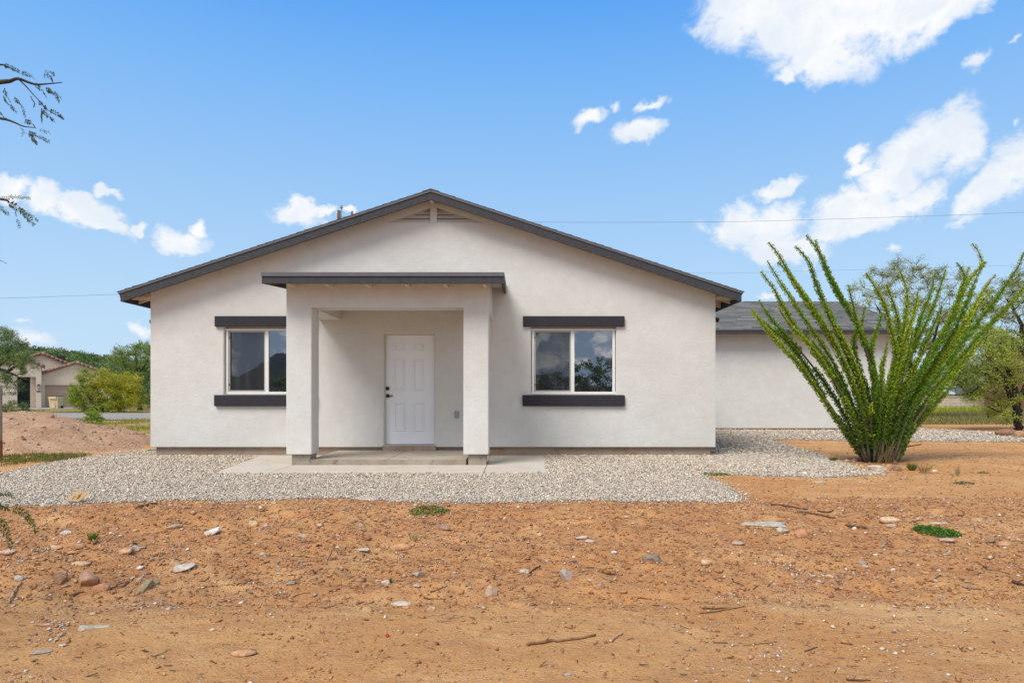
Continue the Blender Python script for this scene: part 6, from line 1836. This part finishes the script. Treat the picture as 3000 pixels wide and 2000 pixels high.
# ------------------------------------------------------------------ right background
def build_right():
    Y = 46.0
    x0, x1 = 24.0, (2890 - VX) * Y / F
    root = thing('block_wall', 'low cream concrete block wall behind the grass at the right', 'wall', ((x0 + x1) / 2, Y, 0))
    w = MB(); rr = random.Random(4)
    zt = .93; zz = float(terr(27, 45)) - .1; row = 0
    while zz < zt - .05:
        x = x0 - (.2 if row % 2 else 0)
        while x < x1:
            e = min(x + .4, x1); w.box(max(x, x0), e - .012, Y + rr.uniform(0, .012), Y + .2, zz, zz + .188); x += .4
        zz += .2; row += 1
    w.box(x0, x1, Y + .03, Y + .18, -.1, zt)
    w.part('blocks', M['block_wall'], root)
    c = MB(); c.box(x0, x1, Y - .03, Y + .23, zz, zz + .08); c.part('coping', M['tan_paint'], root)
    # brown house
    Yb = 43.5; bx = (2884 - VX) * Yb / F
    h = thing('brown_house', 'dark brown stucco house wall behind the mesquite at the right edge', 'house', (bx, Yb, 0))
    m = MB(); z0 = .12; zt = CAMZ + (VY - 1012) * Yb / F
    sk = bx * 7 / Yb + .5; m.prism([(bx, Yb, z0), (bx + 9, Yb, z0), (bx + 9 + sk, Yb + 7, z0), (bx + sk, Yb + 7, z0)], (0, 0, zt - z0)); m.part('wall', M['brown_stucco'], h)
    m = MB(); m.prism([(bx + .06, Yb + .06, -.2), (bx + 8.9, Yb + .06, -.2), (bx + 8.9 + sk, Yb + 6.9, -.2), (bx + .06 + sk, Yb + 6.9, -.2)], (0, 0, z0 + .198)); m.part('foundation', M['foundation'], h)
    m = MB(); m.prism([(bx - .4, Yb - .4, zt + .002), (bx + 9.4, Yb - .4, zt + .002), (bx + 9.4, Yb - .4, zt + .14), (bx - .4, Yb - .4, zt + .14)], (sk * .55, 4, .7)); m.part('roof', M['brown_stucco'], h)
    # tan house glimpsed through the ocotillo
    Yt = 64.0; tx0, tx1 = (2560 - VX) * Yt / F, (2672 - VX) * Yt / F
    h = thing('tan_house', 'tan house wall glimpsed between the ocotillo wands', 'house', (tx0, Yt, .95))
    m = MB(); m.box(tx0, tx1, Yt, Yt + 6, .9, 3.3); m.part('wall', M['stucco_tan'], h)
    m = MB(); m.prism([(tx0 - .3, Yt - .4, 3.302), (tx0 - .3, Yt + 3, 4.3), (tx0 - .3, Yt + 6.4, 3.302)], (tx1 - tx0 + .6, 0, 0)); m.part('roof', M['trim_dark'], h)
    m = MB(); m.box(tx1 - 1.6, tx1 - .7, Yt - .03, Yt - .001, 1.7, 2.7); wn = m.part('window', M['white_frame'], h)
    m = MB(); m.box(tx1 - 1.54, tx1 - .76, Yt - .05, Yt - .031, 1.76, 2.64); m.part('pane', M['glass'], wn)
    # parked pickup behind the wall
    Yv = 57.0; vx = (2845 - VX) * Yv / F
    zg = float(terr(vx + 2, Yv)); 
    v = thing('pickup_truck', 'white pickup truck parked behind the low block wall', 'pickup truck', (vx + 2.4, Yv, zg))
    def side(pts, y0, y1): 
        q = MB(); q.prism([(vx + a, Yv + y0, zg + b_) for a, b_ in pts], (0, y1 - y0, 0)); return q
    side([(0, .5), (.1, .95), (1.3, 1.08), (1.9, 1.12), (5.3, 1.12), (5.35, .5), (4.7, .42), (4.6, .62), (4.3, .78), (3.9, .78), (3.6, .62), (3.5, .42), (1.45, .42), (1.35, .62), (1.05, .78), (.7, .78), (.45, .62), (.35, .42)], 0, 1.85).part('body', M['car_white'], v)
    side([(1.5, 1.122), (2.1, 1.72), (3.5, 1.76), (3.75, 1.122)], .1, 1.75).part('cab', M['car_white'], v)
    q = side([(1.75, 1.2), (2.2, 1.64), (2.7, 1.66), (2.7, 1.2)], .09, .099); q.prism([(vx + 2.78, Yv + .09, zg + 1.2), (vx + 2.78, Yv + .09, zg + 1.66), (vx + 3.42, Yv + .09, zg + 1.66), (vx + 3.58, Yv + .09, zg + 1.2)], (0, .009, 0)); q.part('side_window', M['glass'], v)
    for wx in (.87, 4.1):
        for wy in (.0, 1.65):
            q = MB(); q.lathe((vx + wx, Yv + wy, zg + .36), [(.2, 0), (.36, 0), (.36, .2), (.2, .2)], 20, 'y'); t = q.part('wheel', M['rubber'], v)
            q = MB(); q.lathe((vx + wx, Yv + wy, zg + .36), [(.001, .01), (.2, .03), (.2, .17), (.001, .17)], 16, 'y'); q.part('rim', M['metal_grey'], t)
    q = side([(-.06, .48), (-.06, .66), (.02, .66), (.02, .48)], .05, 1.8); q.part('bumper', M['metal_grey'], v)
    q = side([(.02, .72), (.05, .88), (.2, .9), (.2, .72)], -.004, .0); q.part('headlight', M['lamp_glass'], v)
    # second car, silver, further left
    vx2 = vx - 5.2; Yc = 60.0
    v2 = thing('parked_car', 'silver car mostly hidden by the ocotillo, left of the white pickup', 'car', (vx2 + 2, Yc, zg))
    def side2(pts, y0, y1):
        q = MB(); q.prism([(vx2 + a, Yc + y0, zg + b_) for a, b_ in pts], (0, y1 - y0, 0)); return q
    side2([(0, .45), (.05, .75), (.9, .95), (3.6, .98), (4.5, .86), (4.55, .45), (4.1, .35), (.5, .35)], 0, 1.75).part('body', M['metal_grey'], v2)
    side2([(.9, .952), (1.55, 1.42), (2.9, 1.45), (3.6, .982)], .1, 1.65).part('cabin', M['metal_grey'], v2)
    side2([(1.1, 1.0), (1.62, 1.37), (2.85, 1.39), (3.35, 1.0)], .092, .099).part('side_window', M['glass'], v2)
    for wx in (.85, 3.6):
        for wy in (-.01, 1.56):
            q = MB(); q.lathe((vx2 + wx, Yc + wy, zg + .32), [(.001, 0), (.32, 0), (.32, .2), (.001, .2)], 18, 'y'); q.part('wheel', M['rubber'], v2)
    cx = (2817 - VX) * 52 / F; zc = float(terr(cx, 52.))
    c = thing('covered_bin', 'blue-grey covered bin standing in front of the parked vehicles', 'covered bin', (cx, 52, zc))
    m = MB(); m.lathe((cx, 52, zc), [(.001, 0), (.36, .0), (.36, .5), (.31, .72), (.30, .75)], 18); m.part('body', M['car_blue'], c)
    m = MB(); m.lathe((cx, 52, zc), [(.33, .752), (.33, .79), (.15, .84), (.001, .85)], 18); m.part('lid', M['car_blue'], c)
build_right()

# ------------------------------------------------------------------ world: Nishita sky, cumulus at infinity
SUN_DIR = Vector((-.46, -.62, 1.0)).normalized()      # towards the sun
SUN_EL = math.asin(SUN_DIR.z); SUN_AZ = math.atan2(SUN_DIR.x, SUN_DIR.y) % (2 * math.pi)
STR = .12

def build_world():
    w = bpy.data.worlds.new('World'); S.world = w; w.use_nodes = True
    nt = w.node_tree; t = NT(nt)
    bg = nt.nodes['Background']; bg.inputs['Strength'].default_value = STR
    sky = t.n('ShaderNodeTexSky', sky_type='NISHITA', sun_disc=False, sun_elevation=SUN_EL, sun_rotation=SUN_AZ, altitude=1000.0, air_density=1.0, dust_density=.8, ozone_density=2.0)
    d = t.n('ShaderNodeTexCoord').outputs['Generated']
    sep = t.n('ShaderNodeSeparateXYZ'); nt.links.new(d, sep.inputs[0])
    az = t.math('ARCTAN2', sep.outputs[0], sep.outputs[1]); el = t.math('ARCSINE', sep.outputs[2])
    # clear-sky colour: deep overhead, pale low down
    ramp = t.n('ShaderNodeValToRGB'); cr = ramp.color_ramp
    stops = [(0.0, (.58, .76, .95)), (.12, (.50, .73, .97)), (.26, (.36, .62, .97)), (.40, (.215, .51, .98)), (.54, (.075, .36, .96)), (1.0, (.03, .16, .60))]
    cr.elements[0].position = stops[0][0]; cr.elements[0].color = (*stops[0][1], 1)
    cr.elements[1].position = 1.0; cr.elements[1].color = (*stops[-1][1], 1)
    for p, c in stops[1:-1]:
        e = cr.elements.new(p); e.color = (*c, 1)
    nt.links.new(t.maprange(el, 0.0, R(60), 0, 1, False), ramp.inputs[0])
    clear = t.mix(1.0, ramp.outputs[0], (1 / STR,) * 3, 'MULTIPLY')
    base = t.mix(.9, sky.outputs[0], clear)
    # warp
    wn = t.n('ShaderNodeTexNoise', Scale=16.0, Detail=6.0, Roughness=.6); nt.links.new(d, wn.inputs['Vector'])
    comb = t.n('ShaderNodeCombineXYZ'); nt.links.new(az, comb.inputs[0]); nt.links.new(el, comb.inputs[1])
    sub = t.n('ShaderNodeVectorMath', operation='SUBTRACT'); nt.links.new(wn.outputs['Color'], sub.inputs[0]); sub.inputs[1].default_value = (.5, .5, .5)
    scl = t.n('ShaderNodeVectorMath', operation='SCALE'); nt.links.new(sub.outputs[0], scl.inputs[0]); scl.inputs['Scale'].default_value = .075
    add = t.n('ShaderNodeVectorMath', operation='ADD'); nt.links.new(comb.outputs[0], add.inputs[0]); nt.links.new(scl.outputs[0], add.inputs[1])
    flat = t.n('ShaderNodeVectorMath', operation='MULTIPLY'); nt.links.new(add.outputs[0], flat.inputs[0]); flat.inputs[1].default_value = (1, 1, 0)
    blobs = [(1750, 15, 150, 75, 0), (1890, 70, 170, 105, -15), (1880, 150, 75, 45, -10), (1805, 172, 34, 18, -25), (2100, 20, 220, 70, 10), (1990, -20, 360, 80, 0), (2190, 20, 140, 48, 22),
             (2244, 146, 34, 18, 30), (1350, 272, 36, 24, 20), (1412, 252, 15, 14, 30), (1490, 246, 36, 15, 15), (1466, 308, 62, 26, 5), (1325, 285, 22, 14, 0),
             (2125, 330, 118, 62, 25), (2040, 405, 105, 52, 35), (1940, 465, 75, 34, 30), (2200, 345, 60, 52, 0), (1980, 490, 120, 40, 15), (2095, 450, 70, 26, 25), (1970, 350, 28, 22, 30), (1985, 375, 40, 20, 20),
             (1790, 436, 48, 22, 10), (1745, 520, 120, 40, 0), (1800, 560, 100, 34, -8), (1690, 520, 60, 30, 0), (1905, 532, 52, 20, 5), (2290, 420, 120, 46, 35), (2345, 370, 70, 70, 0), (2230, 465, 70, 34, 20), (2190, 516, 44, 16, 0), (2345, 90, 16, 8, 20), (2340, 270, 14, 14, 0), (2040, 565, 26, 10, 20),
             (35, 438, 66, 30, 0), (115, 468, 58, 36, 0), (195, 490, 72, 38, -5), (248, 452, 26, 22, 0), (235, 522, 58, 20, -5), (300, 512, 22, 16, 20), (410, 545, 74, 40, -10), (455, 522, 36, 22, -30),
             (690, 495, 72, 28, 0), (748, 488, 30, 12, 0), (800, 490, 22, 9, 0), (330, 748, 28, 20, 0), (60, 772, 70, 26, -5), (12, 756, 24, 9, 0), (48, 730, 44, 10, 0), (1772, 684, 34, 9, 0)]
    acc = None
    def ang(px, py):
        v = Vector(((px - VX) / F, 1, (VY - py) / F)).normalized()
        return math.atan2(v.x, v.y), math.asin(v.z)
    q = 3000 / 2352
    soft = {(2244, 146): .55, (2345, 90): .5, (2340, 270): .5, (1412, 252): .55, (1325, 285): .45, (1490, 246): .75, (2190, 516): .6, (2040, 565): .55, (330, 748): .7, (60, 772): .7, (12, 756): .75, (48, 730): .5, (1905, 532): .75, (1772, 684): .8}
    for cx, cy, rx, ry, rot in blobs:
        st_ = soft.get((cx, cy), 1.0)
        if cx < 900: rx *= .84; ry *= .84
        cx, cy, rx, ry = cx * q, cy * q, rx * q, ry * q
        a, e = ang(cx, cy); ax, _ = ang(cx + rx, cy); _, ey = ang(cx, cy - ry)
        mp = t.n('ShaderNodeMapping', vector_type='TEXTURE'); nt.links.new(flat.outputs[0], mp.inputs[0])
        mp.inputs['Location'].default_value = (a, e, 0); mp.inputs['Rotation'].default_value = (0, 0, R(rot)); mp.inputs['Scale'].default_value = (abs(ax - a) * 1.5, abs(ey - e) * 1.5, 1)
        g = t.n('ShaderNodeTexGradient', gradient_type='SPHERICAL'); nt.links.new(mp.outputs[0], g.inputs[0])
        gf = g.outputs['Fac'] if st_ == 1 else t.math('MULTIPLY', g.outputs['Fac'], st_)
        acc = gf if acc is None else t.math('MAXIMUM', acc, gf)
    sq = t.n('ShaderNodeMapping'); nt.links.new(d, sq.inputs[0]); sq.inputs['Scale'].default_value = (1, 1, 1.35)
    fb = t.noise(sq.outputs[0], 26, 10, .66, .5)
    fb2 = t.noise(sq.outputs[0], 6.5, 5, .55)
    gate = t.maprange(acc, .0, .12)
    val = t.math('ADD', t.math('MULTIPLY', acc, 2.3), t.math('MULTIPLY', t.math('MULTIPLY', t.math('SUBTRACT', fb, .54), 3.0), gate))
    val = t.math('ADD', val, t.math('MULTIPLY', t.math('SUBTRACT', fb2, .5), .5))
    mask = t.math('MULTIPLY', t.maprange(val, .0, 1.35), t.maprange(acc, .0, .26))
    shade = t.maprange(t.math('ADD', t.math('MULTIPLY', fb, .7), t.math('MULTIPLY', fb2, .7)), .55, .85, 0, 1)
    ccol = t.mix(shade, (.97 / STR, .985 / STR, 1.0 / STR), (.80 / STR, .87 / STR, .96 / STR))
    front = t.mix(mask, base, ccol)
    # broken cloud over the mountains on the other side of the house
    b1 = t.noise(sq.outputs[0], 2.6, 8, .58, .6)
    b2 = t.noise(sq.outputs[0], 24, 8, .6, .4)
    cov = t.maprange(t.math('ADD', b1, t.math('MULTIPLY', el, .10)), .38, .56)
    bcol = t.mix(t.maprange(b2, .44, .66), (.40 / STR, .52 / STR, .72 / STR), (1.4 / STR, 1.36 / STR, 1.32 / STR))
    bcol = t.mix(t.maprange(el, R(20), R(60)), bcol, (1.0 / STR, 1.0 / STR, 1.0 / STR))
    back = t.mix(cov, base, bcol)
    side = t.maprange(sep.outputs[1], .15, -.25)
    out = t.mix(side, front, back)
    nt.links.new(out, bg.inputs['Color'])
build_world()

sun = bpy.data.lights.new('sun', 'SUN'); sun.energy = 3.5; sun.angle = R(30); sun.color = (1, .955, .89)
so = bpy.data.objects.new('sun', sun); COL.objects.link(so)
so.rotation_euler = SUN_DIR.to_track_quat('Z', 'Y').to_euler(); so.location = (0, 0, 30)

# ------------------------------------------------------------------ camera
cd = bpy.data.cameras.new('camera'); cam = bpy.data.objects.new('camera', cd); COL.objects.link(cam)
cam.location = (0, 0, CAMZ); cam.rotation_euler = (R(90), 0, 0)
cd.sensor_width = 36; cd.lens = 36 * F / 3000
cd.shift_x = (1500 - VX) / 3000; cd.shift_y = (VY - 1000) / 3000
cd.clip_start = .05; cd.clip_end = 5000
S.camera = cam
S.view_settings.view_transform = 'Standard'; S.view_settings.look = 'None'; S.view_settings.exposure = 0; S.view_settings.gamma = 1
S.cycles.max_bounces = 6; S.cycles.diffuse_bounces = 3; S.cycles.transparent_max_bounces = 8
S.render.resolution_x = 1024; S.render.resolution_y = 682
